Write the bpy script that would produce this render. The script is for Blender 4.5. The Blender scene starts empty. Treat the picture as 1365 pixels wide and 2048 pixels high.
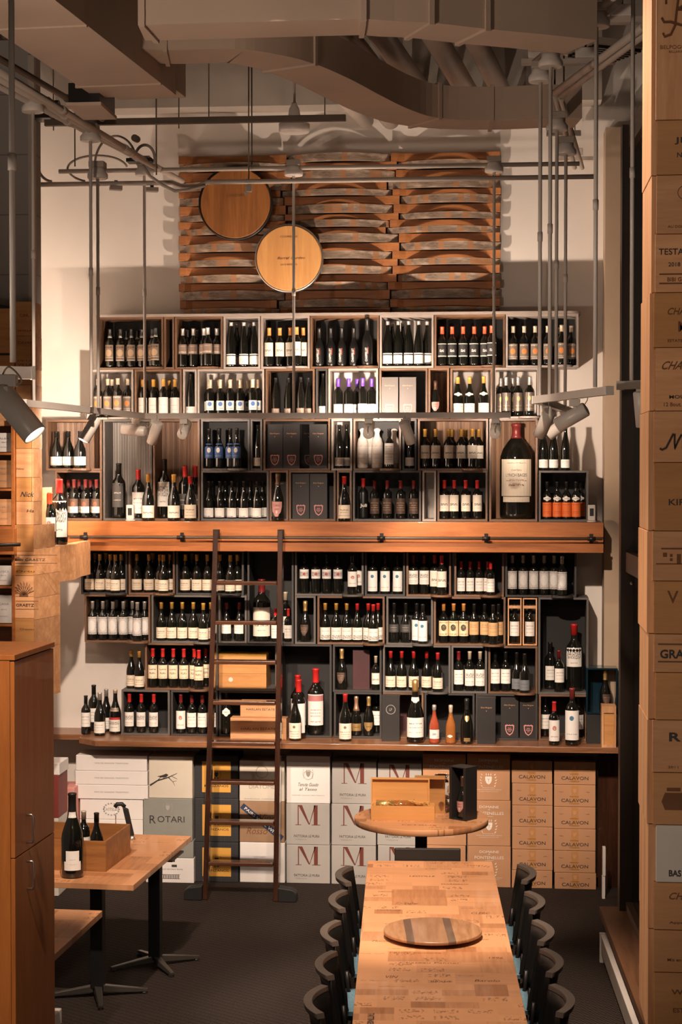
import bpy, bmesh, math, random
from mathutils import Vector, Matrix
random.seed(7)
SC = bpy.context.scene
COL = SC.collection
PI = math.pi
# ---------------------------------------------------------------- camera
F = 3600.0
CAM_Y, CAM_Z = -13.7, 3.19
YAW, PITCH = math.atan(0.09), math.atan(89 / F)
cd = bpy.data.cameras.new('camera'); cam = bpy.data.objects.new('camera', cd); COL.objects.link(cam)
cam.location = (0, CAM_Y, CAM_Z); cam.rotation_euler = (PI / 2 - PITCH, 0, YAW)
cd.sensor_fit = 'VERTICAL'; cd.sensor_height = 36; cd.lens = 36 * F / 2048; cd.clip_end = 60; cd.clip_start = .1
SC.camera = cam
SC.view_settings.view_transform = 'Standard'; SC.view_settings.look = 'None'
SC.view_settings.gamma = 1; SC.view_settings.use_curve_mapping = False
SC.view_settings.exposure = 0.1
WARM = (1, .79, .635)
w = bpy.data.worlds.new('world'); SC.world = w; w.use_nodes = True
w.node_tree.nodes['Background'].inputs[0].default_value = (1, .76, .58, 1)
w.node_tree.nodes['Background'].inputs[1].default_value = .11

def lamp(name, kind, loc, power, aim=None, size=.05, angle=60, blend=.5, color=WARM):
    l = bpy.data.lights.new(name, kind); l.energy = power; l.color = color
    if kind == 'SPOT':
        l.spot_size = math.radians(angle); l.spot_blend = blend; l.shadow_soft_size = size
    elif kind == 'POINT': l.shadow_soft_size = size
    else: l.size = size
    o = bpy.data.objects.new(name, l); COL.objects.link(o); o.location = loc
    if aim is not None:
        o.rotation_euler = (Vector(aim) - Vector(loc)).to_track_quat('-Z', 'Y').to_euler()
    return o
_R = Matrix.Rotation(YAW, 3, 'Z') @ Matrix.Rotation(PI / 2 - PITCH, 3, 'X')
def ray(u, v): return _R @ Vector(((u - 682.5) / F, -(v - 1024) / F, -1))
def PY(u, v, Y=0.0):
    d = ray(u, v); t = (Y - CAM_Y) / d.y
    return Vector((d.x * t, Y, CAM_Z + d.z * t))
def PZ(u, v, Z):
    d = ray(u, v); t = (Z - CAM_Z) / d.z
    return Vector((d.x * t, CAM_Y + d.y * t, Z))
def DIST(d): return CAM_Y + d
# unseen lamps added to brighten the tables, shelves, cartons, pillars, cabinet and ducts
LTS = [
 # name, place, power, aim, size, cone; all out of view
 ('table_fill_lamp', (-.6, -6.0, 5.28), 1350, (-.42, -3.7, .7), .05, 30),
 ('table_fill_lamp', (-.5, -7.1, 5.0), 560, (-.40, -5.0, .7), .05, 40),
 ('round_table_fill_lamp', (-.2, -6.0, 5.28), 620, (-.53, -1.9, .95), .05, 20),
 ('side_table_fill_lamp', (-1.75, -6.0, 5.2), 950, (-2.45, -2.6, .7), .05, 34),
 ('shelf_fill_lamp', (-1.9, -6.0, 5.25), 1500, (-2.6, 0, 1.75), .06, 26),
 ('shelf_fill_lamp', (-1.0, -6.0, 5.28), 1500, (-1.3, 0, 1.7), .06, 26),
 ('shelf_fill_lamp', (-.8, -6.0, 5.28), 1450, (-.05, 0, 1.7), .06, 25),
 ('case_fill_lamp', (-1.3, -6.2, 5.2), 800, (-2.0, 0, .45), .06, 26),
 ('case_fill_lamp', (-.3, -6.2, 5.2), 900, (-.3, 0, .45), .06, 26),
 ('pillar_fill_lamp', (-.2, -11.6, 5.2), 70, (.6, -8.4, 2.9), .06, 60),
 ('crate_fill_lamp', (-.9, -7.4, 5.3), 330, (.5, -8.3, 2.8), .06, 80),
 ('cabinet_fill_lamp', (-1.9, -8.2, 4.8), 560, (-2.2, -5.6, 1.7), .06, 45),
 ('fill_lamp', (-2.5, -8.4, 2.9), 300, (-.9, -5.0, 5.6), .15, 80),
 ('fill_lamp', (0, -12.2, 1.0), 95, (-.8, -5.0, 5.6), .15, 60),
]
for n, loc, p, aim, s, an in LTS: lamp(n, 'SPOT', loc, p, aim, s, an, .6)

# ---------------------------------------------------------------- helpers
class MB:
    def __init__(s): s.v = []; s.f = []; s.uv = {}; s.sm = []
    def quad(s, pts, uv=None, smooth=False):
        b = len(s.v); s.v += [tuple(p) for p in pts]; s.f.append(tuple(range(b, b + len(pts))))
        s.sm.append(smooth)
        if uv: s.uv[len(s.f) - 1] = uv
        return s
    def box(s, x0, y0, z0, x1, y1, z1, M=None):
        P = [Vector(p) for p in ((x0,y0,z0),(x1,y0,z0),(x1,y1,z0),(x0,y1,z0),(x0,y0,z1),(x1,y0,z1),(x1,y1,z1),(x0,y1,z1))]
        if M is not None: P = [M @ p for p in P]
        b = len(s.v); s.v += [tuple(p) for p in P]
        for q in ((0,3,2,1),(4,5,6,7),(0,1,5,4),(1,2,6,5),(2,3,7,6),(3,0,4,7)):
            s.f.append(tuple(b + i for i in q)); s.sm.append(False)
        return s
    def hexa(s, P):
        b = len(s.v); s.v += [tuple(p) for p in P]
        for q in ((0,3,2,1),(4,5,6,7),(0,1,5,4),(1,2,6,5),(2,3,7,6),(3,0,4,7)):
            s.f.append(tuple(b + i for i in q)); s.sm.append(False)
        return s
    def lathe(s, prof, n=18, M=None, smooth=True, cap=True):
        b = len(s.v)
        for r, z in prof:
            for i in range(n):
                a = 2 * PI * i / n; p = Vector((r * math.cos(a), r * math.sin(a), z))
                s.v.append(tuple(M @ p if M is not None else p))
        for k in range(len(prof) - 1):
            for i in range(n):
                j = (i + 1) % n
                s.f.append((b + k*n + i, b + k*n + j, b + (k+1)*n + j, b + (k+1)*n + i)); s.sm.append(smooth)
        if cap:
            s.f.append(tuple(b + i for i in reversed(range(n)))); s.sm.append(False)
            s.f.append(tuple(b + (len(prof)-1)*n + i for i in range(n))); s.sm.append(False)
        return s
    def cyl(s, p0, p1, r, n=12, r1=None):
        p0 = Vector(p0); p1 = Vector(p1); d = p1 - p0
        M = Matrix.Translation(p0) @ d.to_track_quat('Z', 'Y').to_matrix().to_4x4()
        return s.lathe([(r, 0), (r if r1 is None else r1, d.length)], n, M)
    def sweep(s, pts, r, n=8):
        pts = [Vector(p) for p in pts]; b = len(s.v); up = None
        for i, p in enumerate(pts):
            t = (pts[min(i+1, len(pts)-1)] - pts[max(i-1, 0)]).normalized()
            if up is None:
                up = Vector((0,0,1)) if abs(t.z) < .9 else Vector((1,0,0))
            x = t.cross(up).normalized(); up = x.cross(t).normalized()
            for k in range(n):
                a = 2 * PI * k / n; s.v.append(tuple(p + (x * math.cos(a) + up * math.sin(a)) * r))
        for i in range(len(pts) - 1):
            for k in range(n):
                j = (k + 1) % n
                s.f.append((b+i*n+k, b+i*n+j, b+(i+1)*n+j, b+(i+1)*n+k)); s.sm.append(True)
        s.f.append(tuple(b + i for i in reversed(range(n)))); s.sm.append(False)
        s.f.append(tuple(b + (len(pts)-1)*n + i for i in range(n))); s.sm.append(False)
        return s
    def prism(s, poly, y0, y1, M=None):
        """polygon in x,z extruded along y"""
        n = len(poly); b = len(s.v)
        for y in (y0, y1):
            for x, z in poly:
                p = Vector((x, y, z)); s.v.append(tuple(M @ p if M is not None else p))
        s.f.append(tuple(b + i for i in range(n))); s.f.append(tuple(b + n + i for i in reversed(range(n))))
        s.sm += [False, False]
        for i in range(n):
            j = (i + 1) % n; s.f.append((b + i, b + n + i, b + n + j, b + j)); s.sm.append(False)
        return s
    def vprism(s, poly, z0, z1):
        """polygon in x,y extruded along z"""
        n = len(poly); b = len(s.v)
        for z in (z0, z1):
            for x, y in poly: s.v.append((x, y, z))
        s.f.append(tuple(b + i for i in reversed(range(n)))); s.f.append(tuple(b + n + i for i in range(n)))
        s.sm += [False, False]
        for i in range(n):
            j = (i + 1) % n; s.f.append((b + i, b + j, b + n + j, b + n + i)); s.sm.append(False)
        return s
    def mesh(s, name, mat):
        m = bpy.data.meshes.new(name); m.from_pydata(s.v, [], s.f)
        m.polygons.foreach_set('use_smooth', s.sm)
        if s.uv:
            uvl = m.uv_layers.new(name='UVMap')
            for fi, uvs in s.uv.items():
                for li, uv in zip(m.polygons[fi].loop_indices, uvs): uvl.data[li].uv = uv
        m.materials.append(mat); m.update(); return m
    def build(s, name, mat, parent=None, bevel=0, loc=None):
        o = link(name, s.mesh(name, mat), parent, bevel)
        if loc is not None: o.location = loc
        return o
def link(name, mesh, parent=None, bevel=0):
    o = bpy.data.objects.new(name, mesh); COL.objects.link(o)
    if parent is not None: o.parent = parent
    if bevel:
        b = o.modifiers.new('bevel', 'BEVEL'); b.width = bevel; b.segments = 2; b.limit_method = 'ANGLE'
    return o
def tag(o, label=None, cat=None, group=None, kind=None):
    if label: o['label'] = label
    if cat: o['category'] = cat
    if group: o['group'] = group
    if kind: o['kind'] = kind
    return o
def thing(name, label, cat, loc=(0,0,0), rz=0, group=None):
    o = bpy.data.objects.new(name, None); COL.objects.link(o); o.location = loc; o.rotation_euler = (0, 0, rz)
    o.empty_display_size = .05
    return tag(o, label, cat, group)
def struct(name, mb, mat, parent=None, bevel=0):
    o = mb.build(name, mat, parent, bevel)
    if parent is None: o['kind'] = 'structure'
    return o
ORD = ['first','second','third','fourth','fifth','sixth','seventh','eighth','ninth','tenth','eleventh','twelfth','thirteenth','fourteenth','fifteenth','sixteenth','seventeenth']

# ---------------------------------------------------------------- shader helpers
class E:
    def __init__(s, nt, sock): s.nt = nt; s.k = sock
    def _m(s, op, *o):
        n = s.nt.nodes.new('ShaderNodeMath'); n.operation = op
        for i, x in enumerate((s,) + o):
            if isinstance(x, E): s.nt.links.new(x.k, n.inputs[i])
            else: n.inputs[i].default_value = x
        return E(s.nt, n.outputs[0])
    def __add__(s, o): return s._m('ADD', o)
    def __sub__(s, o): return s._m('SUBTRACT', o)
    def __mul__(s, o): return s._m('MULTIPLY', o)
    def gt(s, o): return s._m('GREATER_THAN', o)
    def lt(s, o): return s._m('LESS_THAN', o)
    def mx(s, o): return s._m('MAXIMUM', o)
    def floor(s): return s._m('FLOOR')
    def fract(s): return s._m('FRACT')
    def abs(s): return s._m('ABSOLUTE')
    def sqrt(s): return s._m('SQRT')
    def band(s, a, b): return s.gt(a) * s.lt(b)
def newmat(name, rough=.6, metal=0, coat=0, spec=None):
    m = bpy.data.materials.new(name); m.use_nodes = True
    b = m.node_tree.nodes['Principled BSDF']
    b.inputs['Roughness'].default_value = rough; b.inputs['Metallic'].default_value = metal
    b.inputs['Coat Weight'].default_value = coat
    if spec is not None: b.inputs['Specular IOR Level'].default_value = spec
    return m, m.node_tree, b
def coords(nt, kind='Object', scale=(1,1,1), rot=(0,0,0)):
    tc = nt.nodes.new('ShaderNodeTexCoord'); mp = nt.nodes.new('ShaderNodeMapping')
    mp.inputs['Scale'].default_value = scale; mp.inputs['Rotation'].default_value = rot
    nt.links.new(tc.outputs[kind], mp.inputs[0]); return mp.outputs[0]
def sep(nt, vec):
    n = nt.nodes.new('ShaderNodeSeparateXYZ'); nt.links.new(vec, n.inputs[0])
    return [E(nt, o) for o in n.outputs]
def comb(nt, x, y, z=0.0):
    n = nt.nodes.new('ShaderNodeCombineXYZ')
    for i, q in enumerate((x, y, z)):
        if isinstance(q, E): nt.links.new(q.k, n.inputs[i])
        else: n.inputs[i].default_value = q
    return n.outputs[0]
def noise(nt, vec, scale, detail=2, rough=.5, dist=0):
    n = nt.nodes.new('ShaderNodeTexNoise'); n.inputs['Scale'].default_value = scale
    n.inputs['Detail'].default_value = detail; n.inputs['Roughness'].default_value = rough
    n.inputs['Distortion'].default_value = dist
    if vec is not None: nt.links.new(vec, n.inputs['Vector'])
    return E(nt, n.outputs[0])
def white(nt, vec):
    n = nt.nodes.new('ShaderNodeTexWhiteNoise'); nt.links.new(vec, n.inputs['Vector']); return E(nt, n.outputs['Value'])
def ramp(nt, fac, stops):
    n = nt.nodes.new('ShaderNodeValToRGB'); nt.links.new(fac.k if isinstance(fac, E) else fac, n.inputs[0])
    cr = n.color_ramp
    while len(cr.elements) < len(stops): cr.elements.new(.5)
    for e, (p, c) in zip(cr.elements, stops): e.position = p; e.color = (*c, 1)
    return n.outputs[0]
def mix(nt, fac, a, b, mode='MIX'):
    n = nt.nodes.new('ShaderNodeMix'); n.data_type = 'RGBA'; n.blend_type = mode
    for i, q in ((0, fac), (6, a), (7, b)):
        if isinstance(q, E): nt.links.new(q.k, n.inputs[i])
        elif isinstance(q, (int, float)): n.inputs[i].default_value = q
        elif isinstance(q, tuple): n.inputs[i].default_value = (*q, 1)
        else: nt.links.new(q, n.inputs[i])
    return n.outputs[2]
def setc(nt, b, c):
    if isinstance(c, tuple): b.inputs['Base Color'].default_value = (*c, 1)
    else: nt.links.new(c, b.inputs['Base Color'])
def bump(nt, b, h, strength=.3, dist=.01):
    n = nt.nodes.new('ShaderNodeBump'); n.inputs['Strength'].default_value = strength; n.inputs['Distance'].default_value = dist
    nt.links.new(h.k, n.inputs['Height']); nt.links.new(n.outputs[0], b.inputs['Normal'])
def plain(name, c, rough=.6, metal=0, coat=0, var=.12, scale=6, spec=None):
    m, nt, b = newmat(name, rough, metal, coat, spec)
    n = noise(nt, coords(nt), scale, 3)
    setc(nt, b, ramp(nt, n, [(.3, tuple(x * (1 - var) for x in c)), (.7, tuple(min(1, x * (1 + var)) for x in c))]))
    return m
def wood(name, c0, c1, axis='x', scale=1, rough=.45, coat=0, bumps=.15, objvar=.25):
    m, nt, b = newmat(name, rough, 0, coat)
    s = {'x': (1.2, 14, 14), 'y': (14, 1.2, 14), 'z': (14, 14, 1.2)}[axis]
    v = coords(nt, 'Object', tuple(q * scale for q in s))
    n = noise(nt, v, 1.6, 6, .62, .6); fine = noise(nt, v, 9, 3, .6)
    f = n * .75 + fine * .25
    c = ramp(nt, f, [(.32, c0), (.5, tuple((p + q) / 2 for p, q in zip(c0, c1))), (.68, c1)])
    oi = nt.nodes.new('ShaderNodeObjectInfo')
    k = E(nt, oi.outputs['Random']) * objvar + (1 - objvar / 2)
    hsv = nt.nodes.new('ShaderNodeHueSaturation'); nt.links.new(c, hsv.inputs['Color']); nt.links.new(k.k, hsv.inputs['Value'])
    setc(nt, b, hsv.outputs[0]); bump(nt, b, f, bumps, .004)
    return m
def fluted(name, c0, c1, pitch=.012):
    m, nt, b = newmat(name, .5)
    x, y, z = sep(nt, coords(nt))
    st = ((x * (1 / pitch)).fract() - .5).abs() * 2
    cell = white(nt, comb(nt, (x * (1 / pitch)).floor(), 0.0))
    g = noise(nt, coords(nt, 'Object', (30, 30, 2)), 2, 4)
    setc(nt, b, ramp(nt, cell * .6 + g * .4, [(.2, c0), (.8, c1)]))
    bump(nt, b, st, .6, .004)
    return m
def label_mat(name, base, ink, lines=(), emb=(), bands=(), rough=.55, metal=0, asp=1.0):
    """printed paper: lines (v, h, u0, u1), emblems (u, v, r, colour, density), bands (v0, v1, colour)"""
    m, nt, b = newmat(name, rough, metal)
    uv = coords(nt, 'UV'); u, v, _ = sep(nt, uv)
    c = base
    for v0, v1, bc in bands: c = mix(nt, v.band(v0, v1), c, bc)
    t = None
    for (vc, h, u0, u1) in lines:
        n = noise(nt, comb(nt, u * 26, v * max(1.1 / h, 13) + vc * 37), 1.0, 1)
        q = v.band(vc - h / 2, vc + h / 2) * u.band(u0, u1) * n.gt(.49)
        t = q if t is None else t.mx(q)
    if t is not None: c = mix(nt, t * .85, c, ink)
    for (eu, ev, r, ec, dens) in emb:
        d = ((u - eu) * (u - eu) + (v - ev) * (v - ev) * (asp * asp)).sqrt()
        n = noise(nt, comb(nt, u * 22, v * 22), 1.0, 2)
        c = mix(nt, d.lt(r) * n.gt(.62 - dens * .35), c, ec)
    setc(nt, b, c)
    return m

M = {}
def mats():
    M['wall'] = plain('painted_plaster', (.74, .675, .61), .85, var=.03, scale=2)
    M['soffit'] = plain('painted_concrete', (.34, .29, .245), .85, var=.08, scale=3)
    M['block'] = None
    m, nt, b = newmat('painted_block_wall', .8)
    x, y, z = sep(nt, coords(nt))
    j = (z * (1 / .41)).fract().lt(.02)
    setc(nt, b, mix(nt, j, (.33, .30, .275), (.2, .18, .165))); M['block'] = m
    M['ceil'] = plain('dark_ceiling', (.10, .085, .07), .9)
    m, nt, b = newmat('woven_carpet', .95, spec=.1)
    v = coords(nt, 'Object', (1, 1, 1), (0, 0, .6)); x, y, z = sep(nt, v)
    s1 = ((x * 55).fract() - .5).abs() * 2; s2 = ((y * 22).fract() - .5).abs() * 2
    n = noise(nt, v, 90, 2)
    h = s1 * .6 + s2 * .2 + n * .5
    setc(nt, b, ramp(nt, h, [(.35, (.007, .0055, .005)), (.95, (.060, .043, .034))])); bump(nt, b, h, .8, .01)
    M['carpet'] = m
    M['walnut'] = wood('walnut_veneer', (.075, .036, .018), (.21, .11, .058), 'x')
    M['walnutv'] = wood('walnut_veneer_upright', (.075, .036, .018), (.20, .105, .055), 'z')
    M['fgrey'] = plain('grey_laminate', (.095, .083, .073), .5, var=.1, scale=9)
    M['flight'] = plain('pale_grey_laminate', (.30, .25, .215), .5, var=.08, scale=9)
    M['fdark'] = plain('charcoal_laminate', (.035, .03, .027), .5, var=.1, scale=9)
    M['black'] = plain('black_back_panel', (.006, .005, .0045), .6)
    M['pinecr'] = wood('aged_amber_crate', (.20, .075, .02), (.40, .17, .05), 'x', .7, .45, objvar=.2)
    M['flute_w'] = fluted('fluted_walnut', (.13, .065, .035), (.34, .19, .105))
    M['flute_g'] = fluted('fluted_grey_oak', (.22, .19, .165), (.36, .32, .28), .02)
    M['beam'] = wood('varnished_cherry', (.28, .08, .018), (.48, .165, .042), 'x', .8, .38, .15)
    M['shelf'] = wood('varnished_walnut_shelf', (.13, .05, .02), (.34, .15, .065), 'x', .8, .35, .15)
    M['cab'] = wood('cherry_cabinet', (.38, .115, .024), (.54, .185, .04), 'z', .8, .45, .05, objvar=.05)
    M['darkwood'] = wood('dark_mahogany', (.018, .007, .004), (.055, .020, .010), 'z', 1, .22, .5)
    M['darkwoodx'] = wood('dark_mahogany_tread', (.035, .013, .007), (.11, .042, .019), 'x', 1, .25, .4)
    M['sill'] = wood('dark_sill_wood', (.10, .045, .02), (.20, .09, .042), 'y', 1, .4, .1)
    M['pine'] = wood('pine_crate_wood', (.46, .20, .075), (.74, .41, .205), 'x', .7, .6, objvar=.35)
    M['pinev'] = wood('pine_crate_wood_upright', (.46, .20, .075), (.74, .41, .205), 'z', .7, .6, objvar=.35)
    M['pinedk'] = wood('amber_pine', (.40, .17, .05), (.60, .29, .09), 'x', .7, .5, objvar=.2)
    M['steel'] = plain('galvanised_paint', (.36, .30, .25), .45, .1)
    M['duct'] = plain('painted_duct', (.44, .33, .25), .6, var=.07, scale=2)
    M['white'] = plain('white_enamel', (.62, .56, .50), .35, var=.03)
    M['pipe'] = plain('painted_pipe', (.44, .37, .31), .5, var=.06)
    M['strut'] = plain('bronze_strut', (.11, .08, .055), .5, .3)
    M['iron'] = plain('blackened_iron', (.02, .017, .015), .4, .5)
    M['blackp'] = plain('black_plastic', (.007, .0065, .006), .55)
    M['chrome'] = plain('brushed_steel', (.55, .5, .45), .3, .9, var=.05)
    M['glass'] = plain('black_green_glass', (.006, .006, .0045), .07, 0, .6, var=.3, spec=.6)
    M['glassb'] = plain('brown_black_glass', (.012, .006, .003), .07, 0, .6, var=.3, spec=.6)
    M['rose'] = plain('rose_wine_glass', (.34, .065, .03), .05, 0, .8)
    M['amber'] = plain('amber_wine_glass', (.32, .11, .028), .05, 0, .8)
    m, nt, b = newmat('dark_window_glass', .06, 0, 0, .7); setc(nt, b, (.02, .022, .024)); M['pane'] = m
    for k, c, me in (('gold',(.62,.33,.07),.35),('orange',(.66,.27,.07),.2),('red',(.50,.022,.018),.1),('dkred',(.16,.013,.014),.15),
                     ('silver',(.55,.50,.46),.6),('cream',(.62,.50,.36),.3),('bronze',(.10,.05,.03),.4),('purple',(.16,.06,.50),.2),('blackcap',(.015,.013,.012),.2),
                     ('vermil',(.72,.09,.03),.1),('maroon',(.20,.03,.025),.1),('goldfoil',(.75,.48,.18),.8),('rosefoil',(.6,.33,.2),.7)):
        M['c_' + k] = plain('capsule_' + k, c, .35, me, var=.06)
    ink = (.05, .04, .035)
    C = (.74, .62, .47); W = (.78, .73, .66)
    L = label_mat
    M['l_cream'] = L('cream_label', C, ink, [(.62,.09,.2,.8),(.45,.05,.25,.75),(.2,.04,.1,.9)])
    M['l_white'] = L('white_label', W, ink, [(.70,.06,.2,.8),(.5,.03,.15,.85),(.25,.03,.2,.8)])
    M['l_plain'] = L('plain_white_label', (.82,.76,.70), (.4,.35,.3), [(.55,.04,.25,.75),(.3,.03,.3,.7)])
    M['l_script'] = L('script_label', (.76,.68,.56), ink, [(.42,.14,.15,.85),(.2,.03,.3,.7)])
    M['l_pewter'] = L('pewter_label', (.20,.14,.10), (.03,.02,.02), [(.85,.1,.1,.9),(.12,.08,.1,.9)], [(.5,.5,.32,(.42,.29,.18),1)], [(.02,.08,(.4,.33,.26)),(.2,.24,(.4,.33,.26))], metal=.3, asp=1.5)
    M['l_bronze'] = L('bronze_label', (.24,.17,.13), (.75,.65,.52), [(.2,.16,.1,.9),(.8,.05,.2,.8)], metal=.3)
    M['l_shield'] = L('orange_shield_label', (.17,.13,.10), (.7,.6,.5), [(.9,.08,.1,.9),(.08,.06,.15,.85)], [(.5,.52,.24,(.58,.20,.05),.9)], [(.17,.21,(.45,.38,.3))], asp=1.3)
    M['l_arch'] = L('arched_label', (.02,.018,.018), (.62,.58,.52), [(.45,.2,.3,.7)], [], [(0,.08,(.5,.47,.42)),(.94,1,(.5,.47,.42))])
    M['l_blue'] = L('blue_medallion_label', (.80,.77,.72), ink, [(.2,.08,.2,.8)], [(.5,.66,.24,(.07,.16,.42),.9)])
    M['l_navy'] = L('navy_label', (.045,.10,.26), (.6,.6,.62), [(.16,.03,.2,.8),(.9,.03,.3,.7)], [(.5,.55,.17,(.8,.72,.55),.7)])
    M['l_hill'] = L('white_label_with_green_hill', (.78,.74,.68), (.03,.06,.03), [(.8,.03,.25,.75),(.09,.13,.12,.72)])
    M['l_drawing'] = L('label_with_ink_drawing', (.74,.70,.63), (.12,.10,.09), [(.62,.42,.08,.92),(.2,.05,.3,.7)])
    M['l_purple'] = L('white_label_with_sketch', (.75,.71,.66), ink, [(.5,.25,.3,.62),(.2,.04,.6,.9)])
    M['l_metal8'] = L('pewter_label_with_gold_mark', (.25,.20,.17), (.85,.6,.2), [(.3,.05,.2,.8),(.12,.03,.1,.9)], [(.5,.68,.13,(.8,.55,.18),.9)], metal=.6, rough=.35)
    M['l_pink'] = L('rose_shield_label', (.46,.22,.19), (.12,.04,.04), [(.75,.12,.2,.8),(.5,.08,.25,.75)], [(.5,.3,.1,(.7,.5,.45),.8)])
    M['l_brown'] = L('brown_label', (.075,.045,.032), (.42,.27,.16), [(.7,.06,.15,.85),(.55,.06,.15,.85),(.4,.06,.15,.85),(.25,.05,.15,.85)])
    M['l_brnwhite'] = L('brown_and_white_label', (.72,.65,.56), ink, [(.2,.05,.2,.8)], [(.5,.62,.17,(.34,.12,.06),.45)], [(.45,1,(.12,.07,.045))])
    M['l_orange'] = L('bright_orange_label', (.78,.16,.03), (.2,.03,.01), [(.85,.05,.15,.85),(.35,.03,.2,.8),(.25,.03,.2,.8)])
    M['l_round'] = L('round_white_label', (.75,.70,.62), ink, [(.5,.1,.25,.75)])
    M['l_ornate'] = L('ornate_silver_label', (.60,.56,.52), (.17,.15,.14), [(.93,.08,.03,.97),(.06,.08,.03,.97),(.5,.9,.02,.12),(.5,.9,.88,.98)], [(.5,.5,.3,(.72,.69,.65),1)])
    M['l_cross'] = L('label_with_crossed_drawing', (.72,.67,.62), (.1,.06,.05), [(.5,.5,.05,.95)], [(.5,.5,.14,(.35,.05,.04),.9)])
    M['l_medal'] = L('white_label_with_blue_seal', (.76,.72,.67), ink, [(.2,.03,.2,.8)], [(.5,.74,.13,(.05,.16,.24),.9)], asp=1.6)
    M['l_chateau'] = L('label_with_house_engraving', (.74,.70,.63), (.15,.13,.12), [(.62,.3,.12,.88),(.25,.05,.2,.8),(.12,.03,.2,.8)])
    M['l_vines'] = L('label_with_vine_sketch', (.76,.71,.64), (.09,.08,.07), [(.22,.3,.15,.95),(.7,.05,.2,.8)])
    M['l_eagle'] = L('yellow_label_with_crest', (.72,.56,.34), (.05,.035,.02), [(.88,.06,.1,.9),(.12,.06,.1,.9)], [(.5,.55,.22,(.05,.035,.02),.7)])
    M['l_tan'] = L('tan_label', (.55,.33,.15), (.12,.06,.03), [(.75,.05,.2,.8),(.6,.05,.15,.85),(.3,.04,.2,.8)])
    M['l_buff'] = L('buff_script_label', (.74,.60,.42), ink, [(.68,.1,.2,.8),(.4,.14,.25,.75),(.1,.04,.1,.9)])
    M['l_bar'] = L('red_banded_label', (.72,.68,.60), ink, [(.6,.22,.1,.9),(.3,.05,.2,.8)], [], [(.83,1,(.45,.03,.03))])
    M['l_crest'] = L('label_with_red_crest', (.76,.72,.66), (.3,.1,.08), [(.22,.05,.2,.8)], [(.5,.62,.16,(.42,.10,.05),.55)], asp=1.4)
    M['l_grand'] = L('large_cream_label', (.74,.64,.50), (.2,.05,.04), [(.9,.02,.2,.8),(.30,.05,.28,.72),(.42,.02,.2,.8)])
    M['l_seal'] = L('label_with_seal', (.73,.66,.54), ink, [(.45,.05,.15,.85),(.3,.04,.2,.8),(.15,.03,.2,.8)], [(.5,.75,.09,(.2,.14,.06),.9)], asp=1.0)
    M['l_etch'] = L('label_with_engraved_top', (.74,.68,.62), (.3,.05,.06), [(.5,.03,.2,.8),(.4,.03,.2,.8),(.3,.03,.2,.8),(.12,.04,.2,.8)], [], [(.78,.97,(.42,.16,.15))])
    M['l_gold'] = L('gold_label', (.50,.32,.13), (.12,.06,.02), [(.5,.12,.2,.8)], metal=.6, rough=.35)
    M['l_dark'] = L('charcoal_label', (.06,.055,.05), (.5,.45,.4), [(.6,.06,.2,.8),(.3,.04,.2,.8)])
    M['l_slate'] = L('slate_blue_label', (.16,.17,.18), (.03,.03,.03), [(.6,.06,.2,.8),(.3,.04,.2,.8)])
    M['ink'] = plain('dark_print', (.035, .028, .025), .7)
    M['inkred'] = plain('brick_red_print', (.14, .032, .018), .7)
    M['inkwhite'] = plain('white_print', (.80, .72, .64), .7)
    M['inkpink'] = plain('rose_print', (.58, .24, .22), .6)
    M['inkgold'] = plain('copper_print', (.62, .30, .15), .5, .2)
    M['inkbrown'] = plain('branded_brown_mark', (.16, .065, .025), .8)
    M['inkgrey'] = plain('grey_print', (.30, .27, .24), .7)
    M['carton_w'] = plain('white_cardboard', (.62, .57, .51), .7, var=.05)
    M['carton_wb'] = plain('bright_white_cardboard', (.74, .69, .65), .6, var=.03)
    M['carton_g'] = plain('grey_cardboard', (.37, .345, .315), .7, var=.04)
    M['carton_gg'] = plain('green_grey_cardboard', (.24, .24, .21), .7, var=.04)
    M['carton_b'] = plain('brown_cardboard', (.48, .245, .122), .75, var=.05)
    M['carton_k'] = plain('kraft_cardboard', (.30, .175, .095), .75, var=.1)
    M['carton_c'] = plain('ivory_cardboard', (.60, .53, .43), .7, var=.03)
    M['yellow'] = plain('mustard_print', (.66, .33, .055), .6, var=.04)
    M['tape'] = plain('packing_tape', (.50, .24, .09), .2, 0, .3)
    M['navy'] = plain('navy_tape', (.03, .05, .10), .4)
    m, nt, b = newmat('dotted_black_cardboard', .7)
    x, y, z = sep(nt, coords(nt))
    d = (((x * 95).fract() - .5).abs().lt(.27)) * (((z * 95).fract() - .5).abs().lt(.27))
    setc(nt, b, mix(nt, d, (.010, .009, .010), (.055, .055, .06))); M['dots'] = m
    M['giftbox'] = plain('charcoal_gift_box', (.017, .014, .013), .5, var=.05)
    M['giftgrey'] = plain('warm_grey_gift_box', (.11, .09, .08), .5, var=.05)
    M['maroonbox'] = plain('maroon_gift_box', (.05, .012, .014), .5)
    M['bluebox'] = plain('deep_teal_lacquer', (.002, .017, .028), .25, 0, .5)
    M['tissue'] = plain('white_tissue_paper', (.66, .60, .54), .8, var=.15, scale=30)
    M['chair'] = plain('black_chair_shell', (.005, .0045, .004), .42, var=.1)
    M['chairlit'] = plain('lit_chair_shell', (.085, .068, .055), .45, var=.1)  # paler copy of the black shell: light on the back's top edge painted in
    M['teal'] = plain('teal_seat_fabric', (.09, .17, .21), .9, scale=90, var=.3)
    M['straw'] = plain('gold_straw', (.72, .42, .12), .5, .2)
    M['stave_out'] = None
    m, nt, b = newmat('weathered_stave_face', .6)
    v = coords(nt, 'Object', (3, 20, 20)); n = noise(nt, v, 1.5, 5, .6, .4)
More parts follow.
